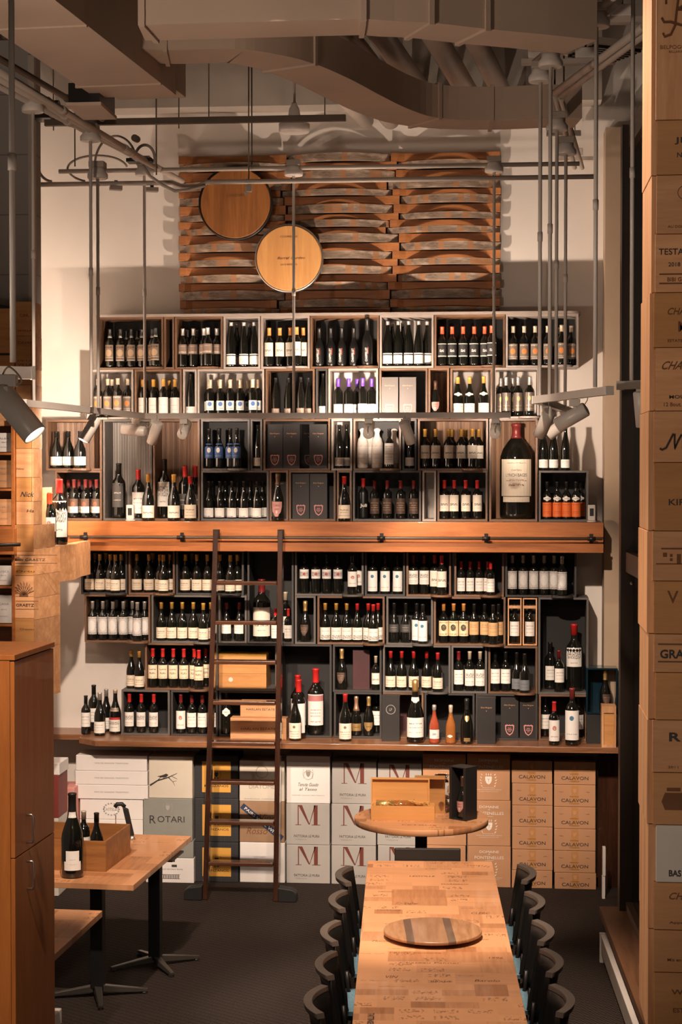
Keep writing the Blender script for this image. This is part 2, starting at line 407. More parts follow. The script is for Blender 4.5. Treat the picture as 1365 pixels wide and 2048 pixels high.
    x, y, z = sep(nt, coords(nt)); oi = nt.nodes.new('ShaderNodeObjectInfo'); rnd = E(nt, oi.outputs['Random'])
    hoop = white(nt, comb(nt, ((x + rnd) * 22).floor(), rnd * 50)).gt(.78)
    c = ramp(nt, n, [(.3, (.11, .075, .055)), (.5, (.27, .195, .14)), (.7, (.52, .39, .29))])
    c = mix(nt, hoop * .7, c, (.38, .16, .055)); setc(nt, b, c); M['stave_out'] = m
    M['stave_in'] = wood('toasted_stave_edge', (.27, .09, .026), (.50, .20, .065), 'x', 1, .5, objvar=.3)
    M['head_dk'] = wood('wine_stained_barrel_head', (.15, .048, .009), (.36, .135, .03), 'z', .6, .45, .1)
    M['head_lt'] = wood('golden_barrel_head', (.56, .25, .075), (.74, .38, .13), 'z', .6, .5, objvar=.05)
    # crate-end marquetry: random rectangles of branded pine
    def patch(name, a, bcol, cell=(.17, .085)):
        m, nt, b = newmat(name, .38, 0, .15)
        v = coords(nt); x, y, z = sep(nt, v)
        x, y = y, x
        row = (x * (1 / .19)).floor(); off = white(nt, comb(nt, row, 3.0))
        cy_ = (y * (1 / .31) + off).floor()
        sub = white(nt, comb(nt, row + 40, cy_)).gt(.5)
        cx2 = (x * (1 / .095)).floor(); cy2 = ((y * (1 / .155)) + off * 2).floor()
        idA = white(nt, comb(nt, row, cy_)); idB = white(nt, comb(nt, cx2, cy2, 7.0))
        r = idA * (sub * -1 + 1) + idB * sub
        g1 = noise(nt, coords(nt, 'Object', (3, 40, 3)), 1.2, 5, .6, .5)
        g2 = noise(nt, coords(nt, 'Object', (40, 3, 3)), 1.2, 5, .6, .5)
        fl = r.gt(.35); g = g1 * fl + g2 * (fl * -1 + 1)
        c = ramp(nt, r * .62 + g * .38, [(.14, a), (.30, tuple((p * .5 + q * .5) for p, q in zip(a, bcol))), (.46, bcol), (.95, tuple(q * 1.15 for q in bcol))])
        # branded marks: only in some cells
        uu = (y * (1 / .155) + off * 2).fract(); vv = (x * (1 / .095)).fract()
        n1 = noise(nt, comb(nt, y * 75, x * 38), 1.0, 2); n2 = noise(nt, comb(nt, y * 40, x * 150), 1.0, 1)
        mk = uu.band(.14, .86) * vv.band(.2, .8) * n1.gt(.54) * idB.gt(.80)
        mk2 = uu.band(.1, .9) * vv.band(.42, .56) * n2.gt(.5) * white(nt, comb(nt, cx2 + 9, cy2)).gt(.84)
        c = mix(nt, mk.mx(mk2) * .6, c, (.13, .055, .025)); setc(nt, b, c)
        return m
    M['patch'] = patch('crate_marquetry_top', (.33, .125, .045), (.64, .305, .14))
mats()
# ---------------------------------------------------------------- lettering and flat shapes
_tc = {}
def text_mesh(s, w, h, mat, slant=0, bold=0):
    """lettering in the x,z plane facing -y, centred, fitted to w x h"""
    key = (s, round(w, 4), round(h, 4), mat, slant)
    if key in _tc: return _tc[key]
    cu = bpy.data.curves.new('lettering', 'FONT'); cu.body = s; cu.size = 1; cu.offset = bold; cu.resolution_u = 3
    o = bpy.data.objects.new('lettering', cu); COL.objects.link(o)
    dg = bpy.context.evaluated_depsgraph_get(); me = bpy.data.meshes.new_from_object(o.evaluated_get(dg))
    bpy.data.objects.remove(o); bpy.data.curves.remove(cu)
    xs = [v.co.x for v in me.vertices]; ys = [v.co.y for v in me.vertices]
    x0, x1, y0, y1 = min(xs), max(xs), min(ys), max(ys)
    for v in me.vertices:
        zz = ((v.co.y - y0) / (y1 - y0) - .5) * h
        v.co = (((v.co.x - x0) / (x1 - x0) - .5) * w + slant * zz, 0, zz)
    me.materials.clear(); me.materials.append(M[mat]); me.name = 'lettering'
    _tc[key] = me; return me
def text(s, w, h, mat, parent, loc, rot=(0,0,0), name='lettering', slant=0, bold=0):
    o = link(name, text_mesh(s, w, h, mat, slant, bold), parent); o.location = loc; o.rotation_euler = rot; return o
def flat(polys, mat, parent, loc=(0,0,0), name='emblem', rot=(0,0,0)):
    mb = MB()
    for p in polys: mb.quad([(x, 0, z) for x, z in p])
    o = mb.build(name, M[mat], parent); o.location = loc; o.rotation_euler = rot; return o
def rect(x0, z0, x1, z1): return [(x0, z0), (x1, z0), (x1, z1), (x0, z1)]
def ring(cx, cz, r, w, n=20):
    return [[(cx + r*math.cos(a), cz + r*math.sin(a)), (cx + r*math.cos(b), cz + r*math.sin(b)),
             (cx + (r-w)*math.cos(b), cz + (r-w)*math.sin(b)), (cx + (r-w)*math.cos(a), cz + (r-w)*math.sin(a))]
            for a, b in ((2*PI*i/n, 2*PI*(i+1)/n) for i in range(n))]
def disc(cx, cz, r, n=16): return [(cx + r*math.cos(2*PI*i/n), cz + r*math.sin(2*PI*i/n)) for i in range(n)]
def shield(w, h):
    return [(-w/2, h*.42), (-w*.3, h*.5), (-w*.12, h*.44), (0, h*.5), (w*.12, h*.44), (w*.3, h*.5), (w/2, h*.42), (w*.46, 0), (w*.3, -h*.32), (0, -h*.5), (-w*.3, -h*.32), (-w*.46, 0)]
def crest(parent, mat, cx, cz, s, y, name='crest'):
    P = [[(cx+x*s, cz+z*s) for x, z in shield(.36, .44)]]
    for sx in (-1, 1):
        for k in range(5):
            a = math.radians(205 - k*38); px, pz = cx+sx*s*(.38-.03*abs(k-2)), cz + s*(.32 - .15*k)
            P.append([(px-.05*s, pz-.03*s), (px+.02*s, pz-.05*s), (px+.07*s*sx, pz+.05*s)])
    for k in (-.12, 0, .12): P.append([(cx+k*s-.03*s, cz+.27*s), (cx+k*s+.03*s, cz+.27*s), (cx+k*s, cz+.4*s)])
    return flat(P, mat, parent, (0, y, 0), name)

# ---------------------------------------------------------------- room shell
WY = .36                                                     # back wall plane
XL, XR = PY(72, 900, -.3).x, PY(1237, 900, -.35).x
struct('floor', MB().box(-6, -16, -.1, 6, 1.0, 0), M['carpet'])
wb = MB().box(-6, WY, 0, 6, WY + .15, 6.7); struct('wall_back', wb, M['wall'])
zs = PY(500, 212, .1).z
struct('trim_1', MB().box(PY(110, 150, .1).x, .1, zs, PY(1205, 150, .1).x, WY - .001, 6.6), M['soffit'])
struct('ceiling', MB().box(-6, -16, 6.6, 6, .6, 6.7), M['ceil'])
# left block wall: faces the room beyond the crate-clad pillar
xl = PY(71, 500, -1.55).x
struct('wall_left', MB().box(-6, -1.55, 0, xl, -1.40, 6.6), M['block'])
xw = PY(74, 900, WY).x
struct('trim_7', MB().vprism([(xl - .02, -1.399), (xw, WY - .001), (xw - .1, WY - .001), (xl - .12, -1.399)], 0, 6.6), M['wall'])
struct('trim_2', MB().box(xl - .035, -1.6, 2.9, xl + .008, -1.551, 6.0), M['pipe'])
# right pilaster
x0 = PY(1210, 900, .06).x; x1 = PY(1238, 900, .06).x
struct('trim_3', MB().box(x0, .06, 0, x1 + .35, WY - .001, PY(1220, 235, -.32).z), M['white_p'] if 'white_p' in M else plain('tan_paint', (.42, .30, .20), .6, var=.03))
struct('trim_8', MB().box(x0 - .04, .03, 0, x1 + .3, .059, 1.08), M['darkwood'])
# right wall runs towards the camera; along() walks on its line
VP = 868
gd = ray(VP, 935); gd = Vector((gd.x, gd.y, 0)).normalized()
def along(p, t, off=0): return Vector((p.x, p.y, 0)) - gd * t + Vector((gd.y, -gd.x, 0)) * off
g0 = PZ(1240, 1822, .3)                                      # start of the window wall
def wallbox(mb, t0, t1, o0, o1, z0, z1):
    a, b_, c, d = along(g0, t0, o0), along(g0, t1, o0), along(g0, t1, o1), along(g0, t0, o1)
    P = [Vector((q.x, q.y, z)) for z in (z0, z1) for q in (a, b_, c, d)]
    return mb.hexa(P)
struct('wall_right', wallbox(MB(), -2.0, 7.2, .36, .5, 0, 6.6), M['ceil'])
win = wallbox(MB(), .0, 7.0, .08, .10, .36, 5.25); 
wo = struct('window_1', win, M['pane'])
fr = MB()
dkb = plain('brown_window_frame', (.04, .026, .019), .45, var=.05)
tan = plain('tan_window_frame', (.11, .07, .045), .45, var=.05)
f2 = MB(); wallbox(f2, -.12, -.001, .0, .10, .301, 5.4); wallbox(f2, 3.3, 3.42, .0, .079, .301, 5.4)
f2.build('window_frame', dkb, wo)
zr = PZ(1257, 1122, 2.5).z
f3 = MB(); zrail = CAM_Z - (1130 - 935) * 11.2 / F
wallbox(f3, .0, 3.299, .03, .079, zrail - .07, zrail + .06); wallbox(f3, .0, 7, .04, .13, .301, .359); wallbox(f3, .0, 7, .04, .13, 5.251, 5.4)
f3.build('window_rail', tan, wo)
lt = MB(); c_ = along(g0, .25, .045); lt.lathe([(.0, 0), (.012, .003), (.012, .02), (.006, .03), (.006, .05)], 10, Matrix.Translation((c_.x, c_.y, zrail - .13)) @ Matrix.Rotation(-PI/2, 4, 'X'))
lt.build('window_latch', M['chrome'], wo)
sl = MB(); wallbox(sl, -.12, 7, -.12, .2, .25, .3); wallbox(sl, -.12, 7, -.01, .2, 0, .249)
struct('trim_4', sl, M['sill'])
# baseboard heater along the window wall
ht = thing('baseboard_heater', 'long low beige metal baseboard heater on the carpet below the window sill', 'heater')
h0, h1 = .15, 2.05
mb = MB(); wallbox(mb, h0, h1, -.12, -.03, .03, .15); mb.build('heater_body', M['steel'], ht)
mb = MB(); wallbox(mb, h0, h1, -.135, -.02, .171, .184); mb.build('top_cover', M['white'], ht)
mb = MB(); wallbox(mb, h0, h1, -.132, -.122, .06, .170); mb.build('front_panel', M['steel'], ht)
mb = MB(); wallbox(mb, h1 + .001, h1 + .07, -.14, -.015, 0, .19); mb.build('end_cap', M['white'], ht)
mb = MB(); wallbox(mb, h0 - .04, h0 - .001, -.14, -.015, 0, .187); mb.build('end_cap', M['white'], ht)

# ---------------------------------------------------------------- shelves: levels of the wall in metres
def lv(v): return PY(682, v, 0).z
LV = {'A': lv(631), 'B': lv(737), 'C': lv(838), 'D': lv(941), 'S': lv(1042),
      'E': lv(1101), 'F': lv(1192), 'G': lv(1289), 'H': lv(1384), 'Z': lv(1476)}
T = .015
def v_of(z, x): return 935 + (CAM_Z - z) * F / 13.7
cub_info = {}
def cubby(key, x0, x1, top, bot, frame, back, desc, ledges=(), back_y=.30, ztop=None, fb=None):
    vt = (v_of(LV[top], 0) + v_of(LV[bot], 0)) / 2
    X0 = PY(x0, vt).x + .001; X1 = PY(x1, vt).x - .001; Z1 = (LV[top] if ztop is None else ztop) - .001; Z0 = LV[bot] + .001
    xm, D = (X0 + X1) / 2, .33
    t = thing('wine_cubby', desc, 'cubby', (xm, 0, Z0), 0, 'wooden bottle cubbies stacked on the wall')
    hw, H = (X1 - X0) / 2, Z1 - Z0
    fm = M[frame]; fv = M['walnutv'] if frame == 'walnut' else fm
    MB().box(-hw, 0, 0, hw, D, T).build('bottom_panel', fm, t)
    MB().box(-hw, 0, H - T, hw, D, H).build('top_panel', fm, t)
    MB().box(-hw, 0, T, -hw + T, D, H - T).build('side_panel', fv, t)
    MB().box(hw - T, 0, T, hw, D, H - T).build('side_panel', fv, t)
    if back: MB().box(-hw + T, back_y, T, hw - T, back_y + .01, H - T).build('back_panel', M[back], t)
    for lx in ledges:
        c = PY(lx, vt, -.04).x - xm; c = max(-hw + .075, min(hw - .075, c))
        n = 12; r = .08
        poly = [(c - r, -.001)] + [(c - r * math.cos(PI * i / n), -.035 - .055 * math.sin(PI * i / n)) for i in range(n + 1)] + [(c + r, -.001)]
        MB().vprism(poly, 0, T).build('rounded_ledge', fm, t)
    cub_info[key] = dict(z=Z0 + T, x0=X0 + T, x1=X1 - T, h=H - 2 * T)
    return t

# ---------------------------------------------------------------- bottles
PROF = {
 'bord': ([(.030,0),(.0365,.004),(.037,.02),(.037,.185),(.034,.200),(.024,.215),(.0155,.228),(.0140,.24),(.0138,.29),(.0155,.292),(.0155,.298),(.013,.30)], .037),
 'burg': ([(.033,0),(.0400,.004),(.0405,.02),(.0405,.135),(.037,.158),(.029,.183),(.020,.208),(.0155,.228),(.0142,.25),(.0140,.292),(.0155,.294),(.0155,.30),(.013,.302)], .0405),
 'champ': ([(.036,0),(.0430,.005),(.0435,.02),(.0435,.135),(.040,.160),(.031,.190),(.021,.220),(.0165,.245),(.0150,.27),(.0165,.285),(.0175,.300),(.0165,.316),(.010,.320)], .0435),
 'flute': ([(.030,0),(.0365,.004),(.037,.02),(.037,.155),(.034,.185),(.027,.225),(.019,.262),(.0145,.290),(.0138,.30),(.0135,.335),(.0150,.337),(.0150,.343),(.012,.345)], .037),
 'giant': ([(.100,0),(.122,.012),(.125,.04),(.125,.45),(.122,.48),(.105,.53),(.075,.58),(.045,.615),(.034,.635),(.032,.66),(.032,.70),(.038,.703),(.038,.725),(.028,.73)], .125),
 'fat': ([(.028,0),(.0360,.004),(.037,.02),(.037,.130),(.036,.150),(.030,.172),(.019,.195),(.0145,.21),(.0140,.285),(.0155,.287),(.0155,.296),(.013,.298)], .037),
}
def prof_r(pr, z):
    for (r0, z0), (r1, z1) in zip(pr, pr[1:]):
        if z0 <= z <= z1: return r0 + (r1 - r0) * (z - z0) / max(1e-6, z1 - z0)
    return pr[-1][0]
def lathe_slice(pr, z0, z1, off):
    zs_ = sorted({z0, z1} | {z for _, z in pr if z0 < z < z1})
    return [(prof_r(pr, z) + off, z) for z in zs_]
def label_patch(pr, z0, z1, deg, mat, shp=None):
    mb = MB(); n = 10; a = math.radians(deg) / 2; zz = [z0 + (z1 - z0) * k / 3 for k in range(4)]
    for k in range(3):
        for i in range(n):
            u0, u1 = i / n, (i + 1) / n
            def pt(u, z):
                vv = (z - z0) / (z1 - z0); sq = 1
                if shp == 'shield': sq = min(1, .25 + 1.6 * vv) if vv < .5 else 1
                if shp == 'round': sq = math.sqrt(max(.02, 1 - (2 * vv - 1) ** 2))
                th = (u - .5) * 2 * a * sq; r = prof_r(pr, z) + .0009
                return (r * math.sin(th), -r * math.cos(th), z)
            mb.quad([pt(u0, zz[k]), pt(u1, zz[k]), pt(u1, zz[k+1]), pt(u0, zz[k+1])],
                    [(u0, k/3), (u1, k/3), (u1, (k+1)/3), (u0, (k+1)/3)], True)
    return mb.mesh('paper_label', M[mat])
# style: profile, scale, glass, capsule material, capsule start height, labels [(z0,z1,deg,mat,shape)], words
ST = {}
def style(k, prof, cap, capz, labels, words_, scale=1.0, glass='glass', zs=1.0, name='wine_bottle', txt=None): ST[k] = (prof, scale, glass, cap, capz, labels, words_, zs, name, txt)
style('pewter', 'bord', 'c_blackcap', .235, [(.05,.175,120,'l_pewter',None),(.232,.246,360,'l_round',None)], 'black bottle with pewter medallion label')
style('bronze', 'bord', 'c_silver', .245, [(.10,.175,150,'l_bronze',None)], 'silver-capped bottle with high bronze label')
style('flute', 'flute', 'c_silver', .315, [(.02,.085,135,'l_plain',None),(.092,.100,135,'l_plain',None)], 'slim long-necked bottle with low white label')
style('flutel', 'flute', 'c_blackcap', .315, [(.02,.085,135,'l_white',None)], 'slim dark flute bottle with white label', .97)
style('orangecap', 'bord', 'c_orange', .24, [(.08,.185,130,'l_script',None)], 'orange-capped bottle with cream script label')
style('vert', 'fat', 'c_blackcap', .22, [], 'black bottle with sideways white lettering', 1.0, 'blackglass', 1.0, 'wine_bottle', 'vert')
style('vertbig', 'fat', 'c_blackcap', .22, [], 'tallest black bottle with sideways white lettering', 1.13, 'blackglass', 1.08, 'wine_bottle', 'vert')
style('arch', 'bord', 'c_vermil', .243, [(.07,.17,130,'l_arch',None)], 'vermilion-capped bottle with arched outline label')
style('shield', 'bord', 'c_cream', .25, [(.045,.165,130,'l_shield',None)], 'bottle with orange shield on grey label')
style('orangewhite', 'bord', 'c_gold', .24, [(.02,.155,150,'l_plain',None)], 'gold-capped bottle with tall white label', .98)
style('blueseal', 'bord', 'c_cream', .23, [(.055,.13,110,'l_blue',None)], 'cream-capped bottle with blue medallion label', .97)
style('lowgrey', 'flute', 'c_blackcap', .3, [(.01,.075,130,'l_bronze',None)], 'black bottle with low grey label', .88)
style('purple', 'bord', 'c_purple', .235, [(.03,.10,150,'l_purple',None)], 'purple-capped bottle with white sketch label', .98)
style('champpink', 'champ', 'c_bronze', .24, [(.05,.13,100,'l_pink','shield')], 'dark champagne bottle with rose shield label', .86)
style('champbig', 'champ', 'c_bronze', .24, [(.03,.13,100,'l_pink','shield')], 'x', 1.14)
style('burgcollar', 'burg', 'c_gold', .25, [(.02,.10,150,'l_white',None),(.155,.185,130,'l_round','round')], 'gold-capped bottle with round white collar')
style('metal8', 'bord', 'c_silver', .235, [(.04,.18,140,'l_metal8',None)], 'silver-capped bottle with gold-marked pewter label')
style('hillbig', 'burg', 'c_blackcap', .25, [(.025,.095,150,'l_hill',None)], 'wide bottle with white green-hill label', 1.16, zs=.82)
style('hill', 'burg', 'c_blackcap', .25, [(.01,.085,150,'l_hill',None)], 'bottle with white green-hill label', .95)
style('redbrown', 'bord', 'c_maroon', .235, [(.04,.15,140,'l_brnwhite',None)], 'maroon-capped bottle with brown and white label')
style('bigblack', 'bord', 'c_blackcap', .24, [(.06,.19,110,'l_dark',None)], 'large all-black magnum with charcoal label', 1.45, zs=.98)
style('bigwhite', 'bord', 'c_red', .235, [(.03,.16,130,'l_white',None)], 'large red-capped magnum with white label', 1.35, zs=.93)
style('drawmag', 'bord', 'c_blackcap', .24, [(.06,.185,120,'l_drawing',None)], 'tall dark-capped magnum with landscape drawing label', 1.45, zs=1.05)
style('goldburg', 'burg', 'c_gold', .25, [(.02,.10,150,'l_cream',None)], 'gold-capped burgundy bottle with cream label')
style('goldburgbig', 'burg', 'c_gold', .25, [(.02,.10,150,'l_script',None)], 'large gold-capped burgundy bottle with cream label', 1.18)
style('redburg', 'burg', 'c_red', .25, [(.02,.11,150,'l_cream',None)], 'red-capped burgundy bottle with cream label', 1.13)
style('redmag', 'bord', 'c_red', .235, [(.05,.14,120,'l_dark',None)], 'tall red-capped magnum', 1.35, zs=1.0)
style('navy', 'fat', 'c_blackcap', .25, [(.075,.185,125,'l_navy',None)], 'black bottle with navy blue label', 1.03)
style('tissue', 'bord', None, .2, [], 'bottle wrapped in white tissue paper', 1.12)
style('scriptw', 'bord', 'c_gold', .24, [(.075,.175,140,'l_script',None)], 'gold-capped bottle with pale script label')
style('whitetall', 'bord', 'c_blackcap', .24, [(.11,.19,140,'l_white',None),(.03,.108,140,'l_white',None)], 'dark-capped bottle with tall white label')
style('lynch', 'giant', 'c_maroon', .615, [(.175,.455,125,'l_grand',None),(.13,.17,105,'l_grand',None)], 'enormous dark bottle with cream label', 1.0)
style('brown', 'bord', 'c_dkred', .235, [(.04,.16,150,'l_brown',None)], 'dark red capped bottle with brown label', .98)
style('gothic', 'bord', 'c_red', .235, [], 'red-capped black bottle with white gothic lettering', 1.03, 'blackglass', 1, 'wine_bottle', 'gothic')
style('redscript', 'bord', 'c_red', .235, [(.06,.185,140,'l_script',None)], 'red-capped bottle with cream script label', .99)
style('orange', 'bord', 'c_blackcap', .25, [(.02,.135,150,'l_orange',None),(.145,.185,110,'l_round','round')], 'bottle with bright orange label', .95)
style('goldcream', 'burg', 'c_gold', .25, [(.02,.105,150,'l_cream',None)], 'gold-capped bottle with cream label', .98)
style('bigparchment', 'bord', 'c_dkred', .235, [(.025,.165,140,'l_script',None)], 'very large red-capped bottle with pale label', 1.85, zs=.86)
style('longwhite', 'bord', 'c_cream', .25, [(.05,.15,120,'l_white',None)], 'tall cream-capped bottle with white label', 1.25)
style('halfred', 'bord', 'c_red', .235, [(.03,.15,140,'l_white',None)], 'short red-capped half bottle with white label', .84)
style('cross', 'bord', 'c_blackcap', .24, [(.115,.185,130,'l_cross',None)], 'bottle with high crossed-drawing label')
style('pinkish', 'bord', 'c_blackcap', .24, [(.06,.175,140,'l_crest',None)], 'black-capped bottle with pale label and stamp')
style('seal', 'bord', 'c_blackcap', .24, [(.02,.175,150,'l_medal',None)], 'black-capped bottle with white blue-seal label')
style('house', 'bord', 'c_dkred', .235, [(.075,.18,145,'l_chateau',None)], 'dark red capped bottle with house engraving label')
style('linen', 'bord', 'c_red', .235, [(.06,.18,150,'l_script',None)], 'red-capped bottle with linen label')
style('ornate', 'bord', 'c_silver', .24, [(.045,.18,150,'l_ornate',None)], 'silver-capped bottle with ornate silver label')
style('redwhite', 'burg', 'c_maroon', .25, [(.06,.155,130,'l_white',None)], 'maroon-capped bottle with white label', .98)
style('vinesg', 'burg', 'c_gold', .25, [(.02,.115,150,'l_vines',None)], 'gold-capped bottle with vine sketch label', .98)
style('vinesr', 'burg', 'c_red', .25, [(.02,.115,150,'l_vines',None)], 'red-capped bottle with vine sketch label', .98)
style('darklab', 'burg', 'c_blackcap', .25, [(.08,.14,130,'l_dark',None)], 'dark bottle with charcoal label')
style('eagle', 'bord', 'c_orange', .245, [(.055,.17,145,'l_eagle',None)], 'bottle with cream crest label')
style('tan', 'bord', 'c_blackcap', .24, [(.065,.165,145,'l_tan',None)], 'bottle with tan label')
style('buff', 'bord', 'c_red', .235, [(.07,.175,145,'l_buff',None)], 'red-capped bottle with buff script label')
style('redchateau', 'bord', 'c_red', .235, [(.05,.16,140,'l_chateau',None)], 'red-capped bottle with engraved white label')
style('crest', 'bord', 'c_dkred', .235, [(.035,.175,140,'l_crest',None)], 'bottle with red crest label')
style('redplain', 'bord', 'c_dkred', .235, [(.05,.16,140,'l_white',None)], 'dark red capped bottle with white label')
style('goldchateau', 'bord', 'c_cream', .24, [(.04,.165,145,'l_chateau',None)], 'cream-capped bottle with engraved label')
style('redcream', 'burg', 'c_red', .25, [(.025,.11,145,'l_cream',None)], 'red-capped bottle with cream label', .98)
style('slate', 'burg', 'c_blackcap', .25, [(.02,.10,140,'l_slate',None)], 'dark bottle with slate label', .98)
style('bordw', 'bord', 'c_blackcap', .24, [(.06,.17,140,'l_white',None)], 'black-capped bottle with white label')
style('whiteburg', 'burg', 'c_silver', .25, [(.02,.10,150,'l_white',None)], 'silver-capped bottle with white label', 1.1)
style('barred', 'burg', 'c_cream', .275, [(.02,.115,140,'l_bar',None),(.155,.18,120,'l_bronze',None)], 'broad bottle with red-banded label', 1.15)
style('bighouse', 'bord', 'c_red', .25, [(.11,.195,120,'l_drawing',None)], 'very large red-capped bottle with drawing label', 1.75, zs=.97)
style('engraved', 'bord', 'c_red', .235, [(.045,.185,125,'l_etch',None)], 'tall red-capped magnum with engraved red panel', 1.75, zs=.97)
style('sealb', 'burg', 'c_blackcap', .25, [(.015,.115,145,'l_seal',None)], 'front burgundy bottle with sealed cream label', 1.18)
style('sealbred', 'burg', 'c_red', .25, [(.015,.115,145,'l_seal',None)], 'red-capped burgundy bottle with sealed label', 1.18)
style('rosegold', 'champ', 'c_rosefoil', .20, [(.04,.10,120,'l_gold',None)], 'champagne bottle in pink-gold foil', .95)
style('goldchamp', 'champ', 'c_goldfoil', .24, [(.04,.11,100,'l_gold','shield')], 'gold-foiled champagne bottle with gold shield', .95)
style('champgiant', 'champ', 'c_goldfoil', .26, [(.03,.13,150,'l_white',None),(.205,.232,150,'l_round','shield')], 'very large gold-foiled bottle with white labels', 1.48)
style('rosew', 'champ', 'c_silver', .27, [(.04,.115,130,'l_purple',None)], 'clear rose wine bottle with white label', .9, 'rose')
style('ambr', 'champ', 'c_cream', .25, [(.05,.075,60,'l_round','round')], 'clear amber rose bottle with small seal', .9, 'amber')
style('champdark', 'champ', 'c_blackcap', .24, [(.16,.2,60,'l_gold','shield'),(.02,.045,60,'l_gold',None)], 'black champagne bottle with tiny gold shield', 1.06)
style('smallcap', 'bord', 'c_cream', .24, [(.05,.15,150,'l_script',None)], 'small bottle with pale label and gold cap', .86)
style('champgold2', 'champ', 'c_goldfoil', .24, [(.05,.135,90,'l_brown','shield')], 'gold-necked champagne bottle with brown shield', .98)
style('minired', 'bord', 'c_red', .235, [(.03,.175,140,'l_crest',None)], 'slim red-capped bottle with white crest label', 1.08)
style('bigseal', 'bord', 'c_maroon', .245, [(.03,.185,140,'l_medal',None)], 'large maroon-capped magnum with blue-seal label', 1.42)
style('midw', 'bord', 'c_dkred', .24, [(.07,.17,130,'l_white',None)], 'front dark red capped bottle with white label', 1.05)
style('backmag', 'bord', 'c_blackcap', .24, [(.06,.15,120,'l_white',None)], 'black-capped magnum behind with pale label', 1.2)
style('roundseal', 'fat', 'c_blackcap', .22, [(.12,.17,75,'l_round','round')], 'tall black bottle with round white seal', 1.42, zs=.9)
style('whitebot', 'bord', 'c_red', .235, [(.03,.18,140,'l_plain',None)], 'red-capped bottle with long white label', 1.5)
style('ledgered', 'bord', 'c_red', .235, [(.035,.20,140,'l_drawing',None)], 'large red-capped bottle with white drawing label', 1.65, zs=.95)
style('ledgesm', 'bord', 'c_vermil', .235, [(.08,.16,130,'l_crest',None)], 'vermilion-capped bottle with square white label', 1.25, zs=1.0)
M['blackglass'] = plain('matt_black_glass', (.006,.006,.006), .35)
_bm = {}
def bottle_meshes(k):
    if k in _bm: return _bm[k]
    prof, s, glass, cap, capz, labels, words_, zsc, name, txt = ST[k]
    pr = [(r * s, z * s * zsc) for r, z in PROF[prof][0]]; f = s * zsc; n = 28 if prof == 'giant' else 16
    out = []
    if k == 'tissue':
        pr = [(.036,0),(.041,.01),(.043,.10),(.042,.19),(.034,.225),(.021,.245),(.017,.265),(.020,.28),(.027,.292),(.020,.302),(.008,.308)]
        mb = MB().lathe(pr, 16); rr = random.Random(3)
        mb.v = [(x*(1+rr.uniform(-.07,.07)), y*(1+rr.uniform(-.07,.07)), z) for x, y, z in mb.v]
        band = label_patch(pr, .04, .165, 170, 'l_plain')
        out = [('bottle_wrap', mb.mesh('bottle_wrap', M['tissue'])), ('paper_label', band)]
    else:
        out.append(('glass_body', MB().lathe(pr, n).mesh('glass_body', M[glass])))
        if cap:
            zt = pr[-1][1]
            sl_ = lathe_slice(pr, capz * f, zt - .0001, .0007) + [(pr[-1][0] * .9, zt + .0008)]
            out.append(('capsule', MB().lathe(sl_, n).mesh('capsule', M[cap])))
        for z0, z1, deg, mt, shp in labels:
            out.append(('paper_label', label_patch(pr, z0 * f, z1 * f, deg, mt, shp)))
    _bm[k] = (out, PROF[prof][1] * s, pr[-1][1]); return _bm[k]
SMALL = {}
def bottle(k, X, Y, Z, label, group=None, rz=None, back=False):
    out, r, h = bottle_meshes(k)
    t = thing(ST[k][8], label, 'bottle', (X, Y, Z), random.uniform(-.16, .16) if rz is None else rz, group)
    for nme, me in out:
        if back and nme == 'paper_label': continue
        link(nme, me, t)
    txt = ST[k][9]
    if txt == 'vert':
        text('CHAPPELLET', .105, .017, 'inkwhite', t, (-.006, -r - .0012, .085), (0, -PI/2, 0), bold=.01)
        text('SIGNATURE', .05, .007, 'vermi', t, (.008, -r - .0012, .115), (0, -PI/2, 0), name='red_lettering')
    elif txt == 'gothic':
        text('Juli', .052, .032, 'inkwhite', t, (0, -r - .001, .10), bold=.02)
    elif k == 'lynch':
        for s_, w_, h_, z_, m_ in (('CHATEAU', .08, .013, .372, 'ink'), ('LYNCH BAGES', .17, .024, .335, 'ink'), ('PAUILLAC', .06, .01, .27, 'inkred'), ('GRAND CRU CLASSE', .11, .008, .30, 'inkred')):
            me = text_mesh(s_, w_, h_, m_).copy()
            for v in me.vertices:
                a = v.co.x / (r + .002); v.co = ((r + .002) * math.sin(a), -(r + .002) * math.cos(a), v.co.z)
            link('lettering', me, t).location = (0, 0, z_)
    return t
M['vermi'] = M['c_vermil']
placed = []
def try_place(k, u, v, Y0, z, x0=None, x1=None, ymax=.285):
    """walk back from Y0 until the bottle stands free of the others"""
    r = bottle_meshes(k)[1]; best = None
    y = Y0
    while y <= ymax - r:
        for du in (0, 2, -2, 4, -4, 6, -6):
            X = PY(u + du, v, y).x
            if x0 is not None: X = max(x0 + r + .001, min(x1 - r - .001, X))
            if all((X - a) ** 2 + (y - b) ** 2 > (r + c + .001) ** 2 for a, b, c, zz in placed if abs(zz - z) < .12):
                placed.append((X, y, r, z)); return X, y
        y += .012
    return None
